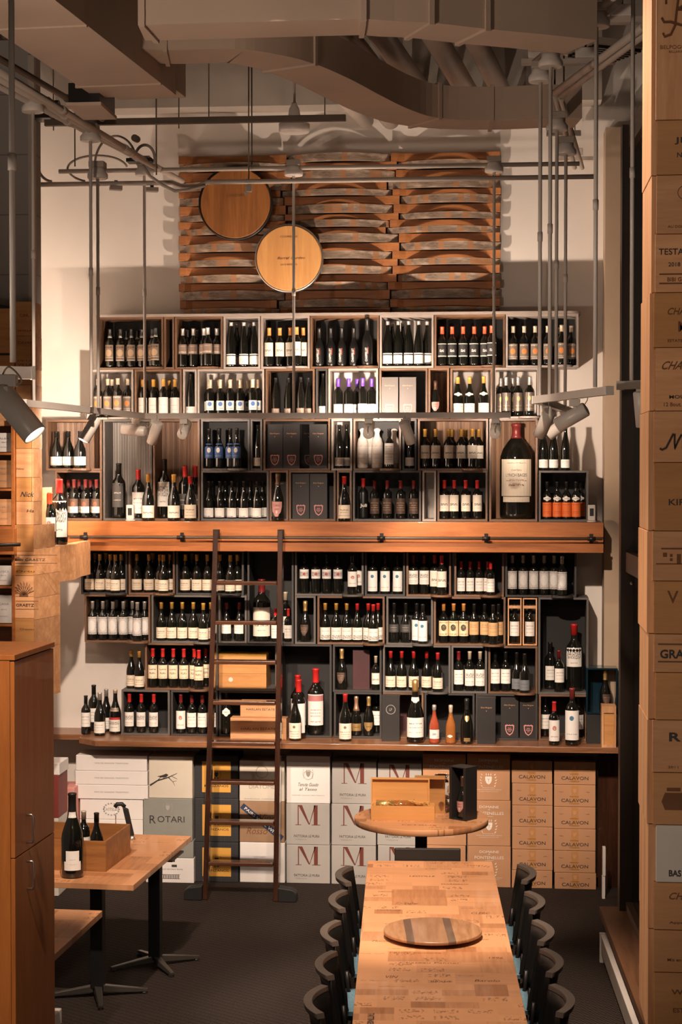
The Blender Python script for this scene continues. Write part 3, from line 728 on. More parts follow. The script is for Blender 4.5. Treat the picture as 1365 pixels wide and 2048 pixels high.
def fill(key, cub, items, where):
    """items: (style, [px], row) with row f=front ledge, 0=front row, 1=middle, 2=back"""
    ci = cub_info[cub] if isinstance(cub, str) else cub
    v = v_of(ci['z'] + .1, 0); made = []
    for sname, us, row in sorted(items, key=lambda q: 'f012'.index(str(q[2]))):
        for u in us:
            Y0 = {'f': -.038, '0': .045, '1': .13, '2': .21}[str(row)]
            r = bottle_meshes(sname)[1]
            if r > .046 and Y0 > 0: Y0 = max(Y0, r + .005)
            q = try_place(sname, u, v, Y0, ci['z'], ci.get('x0'), ci.get('x1'))
            if q is None: print('NOFIT', key, sname, u, row); continue
            made.append((q[0], q[1], sname, u, str(row)))
    made.sort(key=lambda q: (q[3]))
    cnt = {}
    for m_ in made: cnt[m_[2]] = cnt.get(m_[2], 0) + 1
    seen = {}
    for X, y, sname, u, row in made:
        i = seen.get(sname, 0); seen[sname] = i + 1; w_ = ST[sname][6]
        if cnt[sname] == 1: lab = f"{w_}, {where}"
        elif i == 0: lab = f"{w_}, leftmost, {where}"
        elif i == cnt[sname] - 1: lab = f"{w_}, rightmost, {where}"
        else: lab = f"{w_}, {ORD[i]} from left, {where}"
        bottle(sname, X, y, ci['z'] + .0005, lab, 'bottles in ' + where)
# ---------------------------------------------------------------- the bottle wall above the beam
RN = {'A': 'top row', 'B': 'second row', 'C': 'third row', 'D': 'fourth row', 'E': 'fifth row', 'F': 'sixth row', 'G': 'seventh row', 'H': 'bottom row'}
def row(letter, nxt, cubs):
    for i, c in enumerate(cubs):
        x0, x1, frame, back, items = c[:5]; opt = c[5] if len(c) > 5 else {}
        key = f'{letter}{i+1}'; nm = opt.get('nm', f'{RN[letter]} cubby {ORD[i]} from left')
        led = [q[1][0] for q in items if q[2] == 'f' and not opt.get('noledge')]
        fw = {'walnut': 'walnut', 'flight': 'pale grey', 'fgrey': 'grey', 'fdark': 'charcoal'}[frame]
        d = opt.get('desc') or (f"{fw} cubby, {ORD[i]} from left in the {RN[letter]}" + ('' if items else ', empty'))
        cubby(key, x0, x1, letter, opt.get('bot', nxt), frame, back, d, led, opt.get('by', .30))
        short = opt.get('w', f"{ORD[i]} cubby of {RN[letter]}")
        if items: fill(key, key, items, short)
W_, G_, L_, D_ = 'walnut', 'fgrey', 'flight', 'fdark'
row('A', 'B', [
 (195, 327, W_, 'black', [('pewter', [320], 'f'), ('pewter', [220, 241, 263, 284, 299], '0'), ('pewter', [213, 232, 253, 275], '2')]),
 (328, 349, W_, 'flute_w', []),
 (350, 446, W_, 'black', [('bronze', [416], 'f'), ('bronze', [365, 385, 404, 438], '0'), ('bronze', [372, 392], '2')]),
 (447, 521, L_, None, [('flute', [462, 488, 510], '0'), ('flute', [474, 500], '2')]),
 (522, 620, L_, 'black', [('orangecap', [594], 'f'), ('orangecap', [539, 560, 579, 609], '0')]),
 (621, 759, W_, 'black', [('vertbig', [735], 'f'), ('vert', [639, 662, 684, 708], '0')]),
 (760, 868, L_, None, [('flute', [776, 795, 816, 836, 855], '0'), ('flute', [785, 806], '2')]),
 (869, 1011, W_, 'black', [('arch', [984], 'f'), ('arch', [885, 905, 927, 949, 968], '0')]),
 (1012, 1158, L_, 'black', [('shield', [1124], 'f'), ('shield', [1027, 1049, 1071, 1096, 1144], '0'), ('shield', [1121], '2')]),
])
row('B', 'C', [
 (180, 267, L_, None, [('shield', [236], 'f'), ('shield', [192, 212, 258], '0'), ('shield', [224], '1')]),
 (269, 364, W_, None, [('orangewhite', [327], 'f'), ('orangewhite', [286, 307, 350], '0'), ('orangewhite', [293, 311, 339], '2')]),
 (366, 394, L_, 'black', [('flutel', [381], '0')]),
 (395, 529, L_, None, [('blueseal', [506], 'f'), ('blueseal', [421, 441, 461, 481, 521], '0'), ('blueseal', [410, 434, 452, 471, 493, 514], '2')]),
 (531, 630, W_, 'black', [('lowgrey', [602], 'f'), ('lowgrey', [552, 577, 617], '0')]),
 (632, 656, D_, 'black', [('flutel', [645], '0')]),
 (657, 757, L_, None, [('purple', [726], 'f'), ('purple', [677, 698, 744], '0'), ('purple', [715], '1')]),
 (759, 856, W_, 'black', []),
 (857, 899, W_, 'flute_w', [('champpink', [870], '0')]),
 (901, 986, W_, None, [('burgcollar', [968], 'f'), ('burgcollar', [911, 938], '0')]),
 (988, 1079, L_, None, [('metal8', [1060], 'f'), ('metal8', [1013, 1037], '0'), ('metal8', [1001, 1026], '2')]),
])
row('C', 'D', [
 (92, 204, W_, 'flute_w', [('hillbig', [160], 'f'), ('hillbig', [113, 137], '0')]),
 (402, 500, G_, 'black', [('navy', [474], 'f'), ('navy', [417, 439, 461], '0')], {'w': 'grey third row cubby above green-hill bottles'}),
 (501, 525, G_, 'black', [('flutel', [513], '0')], {'w': 'narrow third row slot beside navy labels'}),
 (527, 661, W_, 'black', []),
 (663, 705, L_, None, [('flutel', [679, 697], '0')], {'w': 'white-backed slot left of tissue-wrapped bottles'}),
 (707, 803, W_, 'black', [('whitetall', [779], 'f'), ('tissue', [726, 755], '0'), ('tissue', [741, 789], '2')], {'w': 'tissue-wrap cubby'}),
 (805, 834, D_, 'black', [('flutel', [819], '0')], {'w': 'narrow slot right of tissue-wrapped bottles'}),
 (836, 977, W_, 'flute_w', [('scriptw', [945], 'f'), ('scriptw', [851, 872, 898, 923], '0'), ('scriptw', [905, 932, 958, 968], '2')], {'w': 'cubby left of the enormous bottle'}),
])
row('D', 'S', [
 (110, 204, W_, 'black', [('redbrown', [148, 171, 193], '0'), ('redbrown', [127, 158, 181], '2')], {'w': 'fourth row cubby at left end'}),
 (402, 538, G_, 'black', [('hill', [415, 440, 464, 488, 514], '0'), ('hill', [425, 451, 476, 501, 526], '2')], {'w': 'grey fourth row cubby'}),
 (539, 577, W_, 'black', [], {}),
 (578, 672, W_, 'black', [], {}),
 (674, 704, W_, 'black', []),
 (706, 843, G_, 'black', [('gothic', [727], '0'), ('brown', [750, 775, 802, 828], '0')], {'w': 'grey cubby above beam, right'}),
 (845, 873, L_, None, []),
 (875, 976, W_, 'black', [('redscript', [888, 909, 932, 955], '0')], {'w': 'walnut cubby beside enormous bottle'}),
 (1078, 1178, G_, 'black', [('orange', [1095, 1113, 1132, 1151], '0'), ('orange', [1162], '2')], {'w': 'grey cubby at the right end'}),
])
cubby('T1', 206, 304, 'C', 'S', 'fgrey', 'flute_g', 'tall pale grey cubby above the beam with two big bottles')
cubby('T2', 306, 400, 'C', 'S', 'walnut', 'flute_w', 'tall walnut cubby above the beam holding red-capped magnums')
cubby('T3', 979, 1076, 'C', 'S', 'walnut', 'flute_w', 'tall walnut cubby holding the enormous dark bottle')
fill('T1', 'T1', [('bigblack', [238], '0'), ('bigwhite', [277], '0')], 'tall pale grey cubby')
fill('T2', 'T2', [('drawmag', [329], '0'), ('redmag', [370], '1'), ('redmag', [391], '2')], 'tall walnut cubby above the beam')
fill('T3', 'T3', [('lynch', [1033], '0')], 'in the tall fluted walnut cubby')
ci = cub_info['T3']
top_c = dict(z=LV['D'] + .0005, x0=PY(1078, 900).x, x1=PY(1160, 900).x)
fill('X', top_c, [('flutel', [1088, 1108, 1132], '0')], 'on top of the orange-label cubby')
beam_top = dict(z=LV['S'] + .0005)
for k, u, yy, lab in (('goldburgbig', 297, -.09, 'large gold-capped burgundy bottle on the beam before the pale grey cubby'),
                      ('goldburgbig', 348, -.09, 'large gold-capped burgundy bottle on the beam, middle of three'),
                      ('redburg', 381, -.10, 'red-capped cream-label burgundy bottle on the beam before the walnut cubby'),
                      ('redburg', 689, -.08, 'lone red-capped burgundy bottle on the beam by the gift boxes'),
                      ('champbig', 556, -.06, 'tall dark champagne bottle with rose shield, on the beam above the ladder')):
    p = PY(u, 1042, yy); bottle(k, p.x, yy, LV['S'] + .0005, lab); placed.append((p.x, yy, .05, LV['S']))
# gift boxes with a rose shield
def giftbox(u0, u1, v0, v1, Y, z, mat, label, shield_on=True, dep=.10, txt='Dom Perignon', group='upright champagne gift boxes', ell=False, rz=0):
    a, b_ = PY(u0, v1, Y), PY(u1, v0, Y); wd = b_.x - a.x - .001; hh = b_.z - a.z
    o = MB().box(-wd/2, 0, 0, wd/2, dep, hh).build('gift_box', M[mat], None, .001)
    o.location = ((a.x + b_.x) / 2, Y, z); o.rotation_euler = (0, 0, rz); tag(o, label, 'box', group)
    MB().box(-wd/2 - .0008, -.0008, hh * .985, wd/2 + .0008, dep + .0008, hh + .002).build('lid', M[mat], o)
    if txt: text(txt, wd * .6, .013, 'inkgold', o, (0, -.0015, hh * .79), slant=.2); flat([disc(0, 0, .003)], 'inkgold', o, (0, -.0015, hh * .72), 'printed_dot')
    if shield_on:
        flat([shield(.07, .085)], 'inkpink', o, (0, -.0014, hh * .19), 'shield_emblem')
        flat([shield(.054, .066)], mat, o, (0, -.0020, hh * .19), 'shield_field')
        flat([rect(-.018, -.002, .018, .004), rect(-.014, .012, .014, .017), rect(-.01, -.014, .01, -.010)], 'inkpink', o, (0, -.0026, hh * .19), 'shield_lettering')
    if ell:
        flat(ring(0, 0, .036, .004, 24), 'inkgrey', o, (0, -.0015, hh * .70), 'ring_emblem'); text('LP', .02, .02, 'inkgrey', o, (0, -.0015, hh * .70))
    return o
zb = LV['C'] + T + .002; 
zB8 = cub_info['B8']['z']; zC4 = cub_info['C4']['z']; zD3 = cub_info['D4']['z']
giftbox(763, 797, 744, 823, .03, zB8, 'giftgrey', 'warm grey gift box with rose shield, left of pair in the second row')
giftbox(799, 833, 744, 823, .03, zB8, 'giftgrey', 'warm grey gift box with rose shield, right of pair in the second row')
giftbox(534, 566, 847, 935, .03, zC4, 'giftbox', 'charcoal gift box with rose shield, leftmost in the third row cubby')
giftbox(567, 600, 847, 935, .03, zC4, 'giftbox', 'charcoal gift box with rose shield, second in the third row cubby')
giftbox(602, 634, 847, 935, .15, zC4, 'giftbox', 'charcoal gift box set back between its neighbours in the third row cubby')
giftbox(619, 655, 847, 935, .03, zC4, 'giftbox', 'charcoal gift box with rose shield, rightmost in the third row cubby')
giftbox(585, 619, 947, 1037, .03, zD3, 'giftbox', 'charcoal gift box with rose shield, left of pair just above the beam')
giftbox(620, 655, 947, 1037, .03, zD3, 'giftbox', 'charcoal gift box with rose shield, right of pair just above the beam')
giftbox(545, 573, 950, 1037, .20, cub_info['D3']['z'], 'giftbox', 'charcoal gift box behind the champagne bottle above the ladder', False, .08)
# long pale board over the top row
z = LV['A']; a = PY(193, 632).x; b_ = PY(1163, 632).x
tb = MB(); n = 8
poly = [(a, -.02), (b_ - .08, -.03)] + [(b_ - .08 + .08 * math.sin(PI/2*i/n), .05 - .08 * math.cos(PI/2*i/n)) for i in range(n + 1)] + [(b_, .33), (a, .33)]
tb.vprism(poly, z, z + .02)
tag(tb.build('top_board', M['flight'], None, .002), 'long pale grey board with rounded right end over the top row of cubbies', 'shelf')
# side cheek to the right of the second row
x_ = PY(1080, 790).x; sp = MB().box(x_, 0, LV['C'] + .001, x_ + .015, .33, LV['B'] - .002)
tag(sp.build('shelf_upright', M['flight']), 'pale grey upright board closing the second row on the right', 'board')
# small white clock-like sensors
def puck(u, v0, v1, Y, label):
    a, b_ = PY(u - 9, v1, Y), PY(u + 9, v0, Y); hh = b_.z - a.z; ww = b_.x - a.x
    o = thing('smart_sensor', label, 'sensor', ((a.x + b_.x) / 2, Y, LV['S'] + .0005))
    MB().lathe([(ww*.52, 0), (ww*.55, .004), (ww*.52, .010)], 20).build('base', M['white'], o)
    MB().box(-ww*.42, -.02, .011, ww*.42, .02, hh).build('body', M['white'], o, .006)
    MB().box(-ww*.22, -.0225, hh*.36, ww*.22, -.0215, hh*.8).build('dark_screen', M['blackp'], o)
puck(261, 1009, 1041, -.12, 'small white device with dark screen on the beam at left')
puck(1184, 1011, 1045, -.10, 'small white device with dark screen at right end of the beam')
# the beam with its ladder rail
bm_ = thing('ledge_beam', 'long varnished cherry beam between the upper and lower bottle shelves', 'beam')
bx0, bx1 = PY(122, 1070, -.25).x, PY(1208, 1070, -.25).x
zt = LV['S']; zbm = LV['E']
MB().box(bx0, -.20, zt - .02, bx1, .34, zt).build('top_board', M['shelf'], bm_)
MB().box(bx0, -.235, PY(682, 1073, -.25).z, bx1, -.201, zt - .001).build('upper_fascia', M['beam'], bm_, .002)
MB().box(bx0, -.205, PY(682, 1086, -.25).z, bx1, -.17, PY(682, 1073, -.25).z - .001).build('recess_board', M['beam'], bm_)
MB().box(bx0, -.25, zbm + .002, bx1, -.206, PY(682, 1086, -.25).z).build('lower_fascia', M['beam'], bm_, .002)
MB().box(bx0, -.205, zbm + .0015, bx1, .34, zbm + .02).build('bottom_board', M['shelf'], bm_)
rl = thing('ladder_rail', 'thin dark metal rail fixed along the cherry beam', 'rail')
RZ = PY(682, 1076, -.29).z; RY = -.29
MB().cyl((PY(140, 1076, RY).x, RY, RZ), (PY(1206, 1076, RY).x, RY, RZ), .011).build('rail_tube', M['strut'], rl)
for u in (168, 362, 763, 973, 1184):
    x = PY(u, 1076, RY).x; b = MB(); b.cyl((x, RY, RZ), (x, -.23, RZ), .006, 8); b.box(x-.014, -.242, RZ-.035, x+.014, -.236, RZ+.035); b.lathe([(.016,-.03),(.016,.03)], 10, Matrix.Translation((x, RY, RZ)) @ Matrix.Rotation(PI/2, 4, 'Y'))
    b.build('bracket', M['iron'], rl)

# ---------------------------------------------------------------- the bottle wall below the beam
row('E', 'F', [
 (162, 255, D_, 'black', [('goldcream', [231], 'f'), ('goldcream', [178, 200, 221, 246], '0'), ('goldcream', [190, 212], '2')]),
 (257, 350, W_, 'black', [('goldcream', [327], 'f'), ('goldcream', [274, 298, 316, 341], '0'), ('goldcream', [306], '2')]),
 (352, 488, D_, 'black', [('goldcream', [461], 'f'), ('goldcream', [371, 394, 415, 440, 480], '0'), ('goldcream', [384], '2')]),
 (590, 728, G_, 'black', [('pinkish', [705], 'f'), ('cross', [609, 632, 654, 676], '0'), ('pinkish', [718], '1')]),
 (730, 811, D_, 'black', [('seal', [746, 771, 796], '0')]),
 (813, 903, W_, 'black', [('linen', [884], 'f'), ('house', [824, 845], '0'), ('linen', [866], '0'), ('house', [834], '2')]),
 (909, 1009, W_, 'black', [('halfred', [982], 'f'), ('halfred', [923, 939, 955, 970], '0')]),
 (1011, 1154, D_, 'black', [('ornate', [1125], 'f'), ('ornate', [1025, 1045, 1066, 1087, 1107], '0')]),
])
row('F', 'G', [
 (169, 301, W_, 'black', [('ornate', [275], 'f'), ('ornate', [183, 202, 222, 241, 259, 291], '0'), ('ornate', [192, 212, 231, 250], '2')]),
 (303, 435, G_, 'black', [('goldcream', [407], 'f'), ('goldcream', [323, 344, 365, 387, 427], '0')]),
 (437, 494, G_, 'black', [('redwhite', [452, 479], '0')]),
 (590, 632, G_, 'black', [('champgold2', [611], '0')], {'w': 'small dark sixth row slot'}),
 (635, 770, W_, 'black', [('vinesr', [747], 'f'), ('vinesg', [651, 671, 692], '0'), ('vinesr', [713, 733, 760], '0')]),
 (773, 867, G_, 'black', [('seal', [846], 'f'), ('darklab', [788, 808], '0'), ('seal', [830], '0')]),
 (868, 1012, W_, 'black', [('tan', [987], 'f'), ('eagle', [888, 908, 928], '0'), ('tan', [949, 968, 1003], '0')]),
])
row('G', 'H', [
 (290, 430, W_, 'black', [('buff', [398], 'f'), ('buff', [305, 326, 347, 368, 385], '0'), ('buff', [412], '1')]),
 (432, 555, G_, 'black', []),
 (666, 764, D_, 'black', [('champgold2', [684], '0'), ('smallcap', [754], '0')]),
 (766, 902, G_, 'black', [('redcream', [876], 'f'), ('redcream', [782, 804, 828, 854], '0')]),
 (903, 975, G_, 'black', [('redplain', [918], '0'), ('goldchateau', [940, 963], '0')]),
 (977, 1076, W_, 'black', [('slate', [1050], 'f'), ('bordw', [989, 1010], '0'), ('slate', [1032], '0')]),
])
row('H', 'Z', [
 (243, 340, G_, 'black', [('redchateau', [259, 283, 308], '0')]),
 (342, 436, D_, 'black', [('crest', [362], '0'), ('redplain', [384, 405, 426], '0')]),
 (438, 558, D_, 'black', []),
 (668, 764, D_, 'black', [('rosegold', [713], '0'), ('goldchamp', [738], '0'), ('bordw', [756], '2')]),
 (766, 848, W_, 'maroonbox', []),
 (849, 950, D_, 'black', []),
 (952, 1076, D_, 'black', []),
 (1078, 1176, W_, 'black', [('bordw', [1091, 1158], '1')]),
])
cubby('T4', 495, 588, 'E', 'G', 'fdark', 'black', 'tall charcoal cubby behind the ladder holding one very large pale-label bottle')
fill('T4', 'T4', [('bigparchment', [524], '0'), ('longwhite', [571], '1'), ('halfred', [551, 578], '0')], 'tall cubby behind the ladder')
cubby('T5', 559, 664, 'G', 'Z', 'fdark', 'black', 'tall dark cubby right of the ladder with an engraved magnum')
fill('T5', 'T5', [('engraved', [632], '0'), ('whitebot', [596], '1')], 'tall dark cubby right of the ladder')
cubby('T6', 1077, 1178, 'F', 'H', 'fgrey', 'black', 'large square grey cubby at the right end below the beam')
fill('T6', 'T6', [('midw', [1119], '0'), ('bighouse', [1149], '1'), ('backmag', [1101], '2')], 'square grey cubby at right')
# bottles loose on the top of the seventh-row corner and on the lower shelf
cub_info['L1'] = dict(z=LV['H'] + .0005)
for u, lab in ((263, 'gold-capped cream-label bottle standing on the bottom row cubby, left of two'), (279, 'gold-capped cream-label bottle standing on the bottom row cubby, right of two')):
    p = PY(u, 1380, .05 + (.06 if u == 263 else 0)); bottle('goldcream', p.x, p.y, LV['H'] + .0005, lab)
ZS = LV['Z'] - .0005
sh = MB(); xs0 = PY(190, 1480, -.3).x; xs1 = PY(1243, 1485, -.3).x
poly = [(PY(158, 1478, -.16).x, -.16), (xs0, -.30), (xs1, -.30), (xs1, .355), (PY(158, 1478, -.16).x, .355)]
sh.vprism(poly, ZS - .042, ZS)
tag(sh.build('lower_shelf', M['shelf'], None, .002), 'long thick walnut shelf above the stacked cartons', 'shelf')
sh = MB().box(PY(75, 1470, .0).x, 0, ZS - .042, PY(158, 1478, -.16).x - .002, .355, ZS)
tag(sh.build('corner_shelf', M['shelf'], None, .002), 'short recessed walnut shelf between the cabinet and the long lower shelf', 'shelf')
def put(k, u, Y, lab, z=None):
    zz = ZS + .0008 if z is None else z
    p = PY(u, v_of(zz, 0), Y); bottle(k, p.x, Y, zz, lab)
for k, u, Y, lab in (('bordw', 172, .03, 'black-capped bottle with square white label at left end of the lower shelf'),
    ('backmag', 188, .22, 'tall plain dark bottle at the back of the left shelf end'),
    ('whiteburg', 200, -.03, 'silver-capped burgundy bottle with white label among five at left shelf end'),
    ('whiteburg', 213, .20, 'silver-capped bottle standing behind the others at left shelf end'),
    ('barred', 231, .06, 'broad bottle with red-banded label beside the first bottom row cubby'),
    ('sealb', 591, -.14, 'burgundy bottle with cream seal label standing on the lower shelf right of the ladder'),
    ('whitebot', 598, -.03, 'tall red-capped bottle just behind the seal-label bottle right of the ladder'),
    ('sealbred', 691, -.13, 'red-capped burgundy bottle with cream seal label on the lower shelf'),
    ('champgiant', 831, -.16, 'very large gold-foiled bottle with white labels on the lower shelf'),
    ('rosew', 869, -.18, 'clear rose wine bottle with white label right of the gold-foiled giant'),
    ('ambr', 902, -.18, 'clear amber rose bottle with small round seal on the lower shelf'),
    ('champdark', 934, -.19, 'black champagne bottle with tiny gold shield on the lower shelf'),
    ('minired', 1109, -.20, 'slim red-capped bottle with white crest label near right shelf end'),
    ('bigseal', 1145, -.19, 'large maroon-capped magnum with blue-seal label at right shelf end'),
    ('roundseal', 453, .06, 'tall black bottle with round white seal behind the ladder')):
    put(k, u, Y, lab)
giftbox(764, 800, 1396, 1486, -.13, ZS + .0008, 'giftbox', 'charcoal gift box with oval emblem on the lower shelf', False, .10, None, ell=True)

giftbox(955, 992, 1397, 1488, -.20, ZS + .0008, 'giftbox', 'plain dark gift box with faint crest right of the black champagne', False, .11)
giftbox(1002, 1038, 1394, 1476, .02, cub_info['H7']['z'], 'giftbox', 'black gift box with rose shield, left of pair on the bottom row')
giftbox(1040, 1075, 1394, 1476, .02, cub_info['H7']['z'], 'giftbox', 'black gift box with rose shield, right of pair on the bottom row', dep=.10)
giftbox(706, 740, 1300, 1378, .06, cub_info['G3']['z'], 'maroonbox', 'maroon gift box in the seventh row beside the gold-necked champagne', False, .12, None)
# pine boxes each holding a bottle (sixth row right)
for u0, u1, side in ((1016, 1044, 'left'), (1046, 1075, 'right')):
    a, b_ = PY(u0, 1294, 0), PY(u1, 1198, 0); wd = b_.x - a.x - .001; hh = LV['F'] - LV['G'] - .012
    o = thing('wine_box', f'upright open pine box holding one bottle, {side} of pair in the sixth row', 'box', ((a.x + b_.x) / 2, 0, LV['G'] + .005), 0, 'upright pine bottle boxes')
    MB().box(-wd/2, 0, 0, -wd/2 + .009, .10, hh).box(wd/2 - .009, 0, 0, wd/2, .10, hh).box(-wd/2 + .0095, 0, 0, wd/2 - .0095, .10, .009).box(-wd/2 + .0095, 0, hh - .009, wd/2 - .0095, .10, hh).box(-wd/2+.0095, 0, hh*.78, wd/2-.0095, .012, hh*.84).build('box_frame', M['pinev'], o)
    MB().box(-wd/2 + .0095, .092, .0095, wd/2 - .0095, .0995, hh - .0095).build('back_board', M['black'], o)
    bottle('bordw', (a.x + b_.x) / 2, .05, LV['G'] + .0145, f'black-capped bottle standing inside the {side} pine box of the sixth row', rz=0)
# yellow crate, two branded pine boxes behind the ladder
a, b_ = PY(438, 1376, .03), PY(533, 1308, .03)
o = thing('wine_crate', 'amber pine wine crate lying in the seventh row behind the ladder', 'crate', ((a.x + b_.x) / 2, .03, cub_info['G2']['z']))
wd = (b_.x - a.x) / 2; hh = b_.z - a.z
MB().box(-wd, 0, 0, wd, .27, hh * .42).build('crate_body', M['pinedk'], o, .001); MB().box(-wd, 0, hh*.425, wd, .27, hh - .02).build('upper_box', M['pinedk'], o, .001)
MB().box(-wd - .001, -.003, hh - .0195, wd + .001, .272, hh).build('lid', M['yellow'], o, .001)
flat([disc(0, 0, .018)], 'carton_c', o, (-wd * .5, -.001, hh * .25), 'round_sticker')
def pbox(u0, v0, u1, v1, Y, z, label, txt, mat='pine', dep=.2, name='wine_crate', tw=.62):
    a, b_ = PY(u0, v1, Y), PY(u1, v0, Y); wd = (b_.x - a.x) / 2; hh = b_.z - a.z
    o = MB().box(-wd, 0, 0, wd, dep, hh).build(name, M[mat], None, .0015); o.location = ((a.x + b_.x)/2, Y, z); tag(o, label, 'crate')
    MB().box(-wd + .006, -.003, .006, wd - .006, -.0005, hh - .006).build('front_board', M[mat], o, .001)
    if txt: text(txt, wd * 2 * tw, .017, 'ink', o, (0, -.0045, hh * .5))
    return o, hh
o, hh = pbox(461, 1441, 573, 1482, -.13, ZS + .0008, 'pale pine box with dark lettering on the lower shelf, lower of two', 'HARLAN ESTATE', dep=.126)
pbox(481, 1408, 562, 1440, -.10, ZS + .0008 + hh + .001, 'pale pine box with dark lettering, upper of two behind the ladder', 'HARLAN ESTATE', dep=.09, tw=.7)
# right-hand end: teal display case, bottle, pine crates
Y = -.12; a, b_ = PY(1173, 1430, Y), PY(1236, 1339, Y); zc = ZS + .0008
o = thing('display_case', 'deep teal lacquered open display case at the right end of the lower shelf', 'display case', ((a.x + b_.x) / 2, Y, PY(1200, 1428, Y).z))
wd = (b_.x - a.x) / 2; hh = b_.z - a.z
MB().box(-wd, 0, 0, wd, .22, .012).box(-wd, 0, hh - .012, wd, .22, hh).box(-wd, 0, .0125, -wd + .012, .22, hh - .0125).box(wd - .012, 0, .0125, wd, .22, hh - .0125).build('case_shell', M['bluebox'], o)
MB().box(-wd + .0125, .20, .0125, wd - .0125, .219, hh - .0125).build('case_back', M['bluebox'], o)
zdc = PY(1200, 1428, Y).z
plt = MB().box((a.x+b_.x)/2 - wd + .005, Y + .01, zc, (a.x+b_.x)/2 + wd - .02, Y + .2, zdc - .001)
tag(plt.build('wooden_block', M['black']), 'dark block supporting the teal display case', 'block')
bottle('champgold2', PY(1211, 1400, -.05).x, -.05, zdc + .013, 'gold-necked champagne bottle inside the teal display case', rz=.3)
Yp = -.40; a, b_ = PY(1195, 1503, Yp), PY(1238, 1415, Yp)
Yp = -.36
o = thing('wine_crate', 'pale pine wine crate on end at the right extremity of the lower shelf', 'crate', (PY(1222, 1450, Yp).x, -.29, zc))
zt2 = PY(1220, 1415, Yp).z - zc
MB().box(-.06, 0, 0, .045, .16, .02).box(-.06, 0, .0205, -.045, .16, zt2).box(.03, 0, .0205, .045, .16, zt2).box(-.0445, 0, zt2 - .05, .0295, .16, zt2).build('crate_frame', M['pinev'], o)
MB().box(-.0445, .012, .0205, .0295, .03, zt2 - .051).build('inset_board', M['pinedk'], o)
# ---------------------------------------------------------------- cartons under the lower shelf
def stack(u0, u1, vs, mats_, labels, Y, arts, group, dep=.28, cat='carton', rots=None, name='wine_carton'):
    """boxes from floor up; vs = boundaries in the photograph from the top down"""
    zz = [PY((u0 + u1) / 2, v, Y).z for v in vs]; zz[-1] = 0.0
    n = len(vs) - 1; out = []
    for i in range(n - 1, -1, -1):
        a, b_ = PY(u0, (vs[i] + vs[i+1]) / 2, Y), PY(u1, (vs[i] + vs[i+1]) / 2, Y)
        wd = (b_.x - a.x) / 2 - .002; z0, z1 = zz[i+1], zz[i]; h = z1 - z0 - .002; jx = random.uniform(-.003, .003)
        mt = mats_[i] if isinstance(mats_, (list, tuple)) else mats_
        mb = MB().box(-wd, 0, 0, wd, dep, h)
        o = mb.build(name, M[mt], None, .004); o.location = ((a.x + b_.x) / 2 + jx, Y + random.uniform(0, .006), z0 + .001)
        tag(o, labels[i] if isinstance(labels, (list, tuple)) else labels, cat, group)
        ar = arts[i] if isinstance(arts, (list, tuple)) else arts
        if ar: ar(o, wd, h)
        out.append(o)
    return out
ordtop = lambda n: ['topmost'] + [f'{ORD[i]} from top' for i in range(1, n - 1)] + ['lowest']
def art_M(o, w_, h):
    s = w_ / .17; y = -.0016; W2 = w_ * .47; Ht = h * .47; zt = h * .96; zb_ = zt - Ht
    x0, x1 = -W2, W2
    P = [rect(x0, zb_, x0 + .008*s, zt), rect(x1 - .034*s, zb_, x1 - .004*s, zt),
         [(x0 + .004*s, zt), (x0 + .034*s, zt), (.015*s, zb_ + .002), (.005*s, zb_ + .002)],
         [(x1 - .02*s, zt), (x1 - .028*s, zt), (.010*s, zb_ + .004), (.014*s, zb_ + .004)],
         rect(x0 - .018*s, zb_ - .004, x0 + .028*s, zb_), rect(x1 - .05*s, zb_ - .004, x1 + .016*s, zb_)]
    flat(P, 'inkred', o, (0, y, 0), 'big_initial')
    text('FATTORIA', w_ * .62, .019, 'ink', o, (-w_ * .33, y, h * .21)); text('LE MURA', w_ * .5, .019, 'ink', o, (w_ * .28, y, h * .21))
    text('TOSCANA', w_ * .55, .008, 'inkgrey', o, (-w_ * .33, y, h * .13))
def art_calavon(o, w_, h):
    y = -.0016
    text('CHATEAU', w_ * .42, .008, 'ink', o, (-w_*.03, y, h * .47)); text('CALAVON', w_ * 1.3, .026, 'ink', o, (0, y, h * .29), bold=.006)
    text('COTEAUX', w_ * .5, .005, 'ink', o, (-w_*.02, y, h * .15))
    text('75cl', w_ * .2, .006, 'inkbrown', o, (-w_*.66, y, h * .68)); text('12%', w_ * .18, .006, 'inkbrown', o, (w_*.62, y, h * .68))
    flat([[(-.02+q[0], q[1]) for q in shield(.028, .034)]], 'inkgold', o, (.018, y, h * .74), 'gold_crest')
def art_cal_tape(o, w_, h):
    MB().box(-.026, -.0009, h * .1, .026, -.0002, h - .004).build('tape_strip', M['tape'], o); art_calavon(o, w_, h)
def art_font(o, w_, h):
    y = -.0016
    text('DOMAINE', w_ * .9, .019, 'inkwhite', o, (0, y, h * .86)); text('DE', w_ * .1, .008, 'inkwhite', o, (0, y, h * .80))
    text('FONTENELLES', w_ * 1.35, .023, 'inkwhite', o, (0, y, h * .72)); text('CORBIERES', w_ * .4, .006, 'inkwhite', o, (0, y, h * .65))
    crest(o, 'inkwhite', 0, h * .43, .145, y); text('T', .018, .024, 'carton_b', o, (0, y - .0008, h * .43))
    text('MIS EN BOUTEILLE', w_ * .6, .006, 'inkwhite', o, (0, y, h * .27)); text('VIGNERONS INDEPENDANTS FRANCE', w_ * 1.2, .006, 'inkwhite', o, (0, y, h * .23)); text('CORBIERES PRODUIT DE FRANCE', w_ * .9, .005, 'inkwhite', o, (0, y, h * .19))
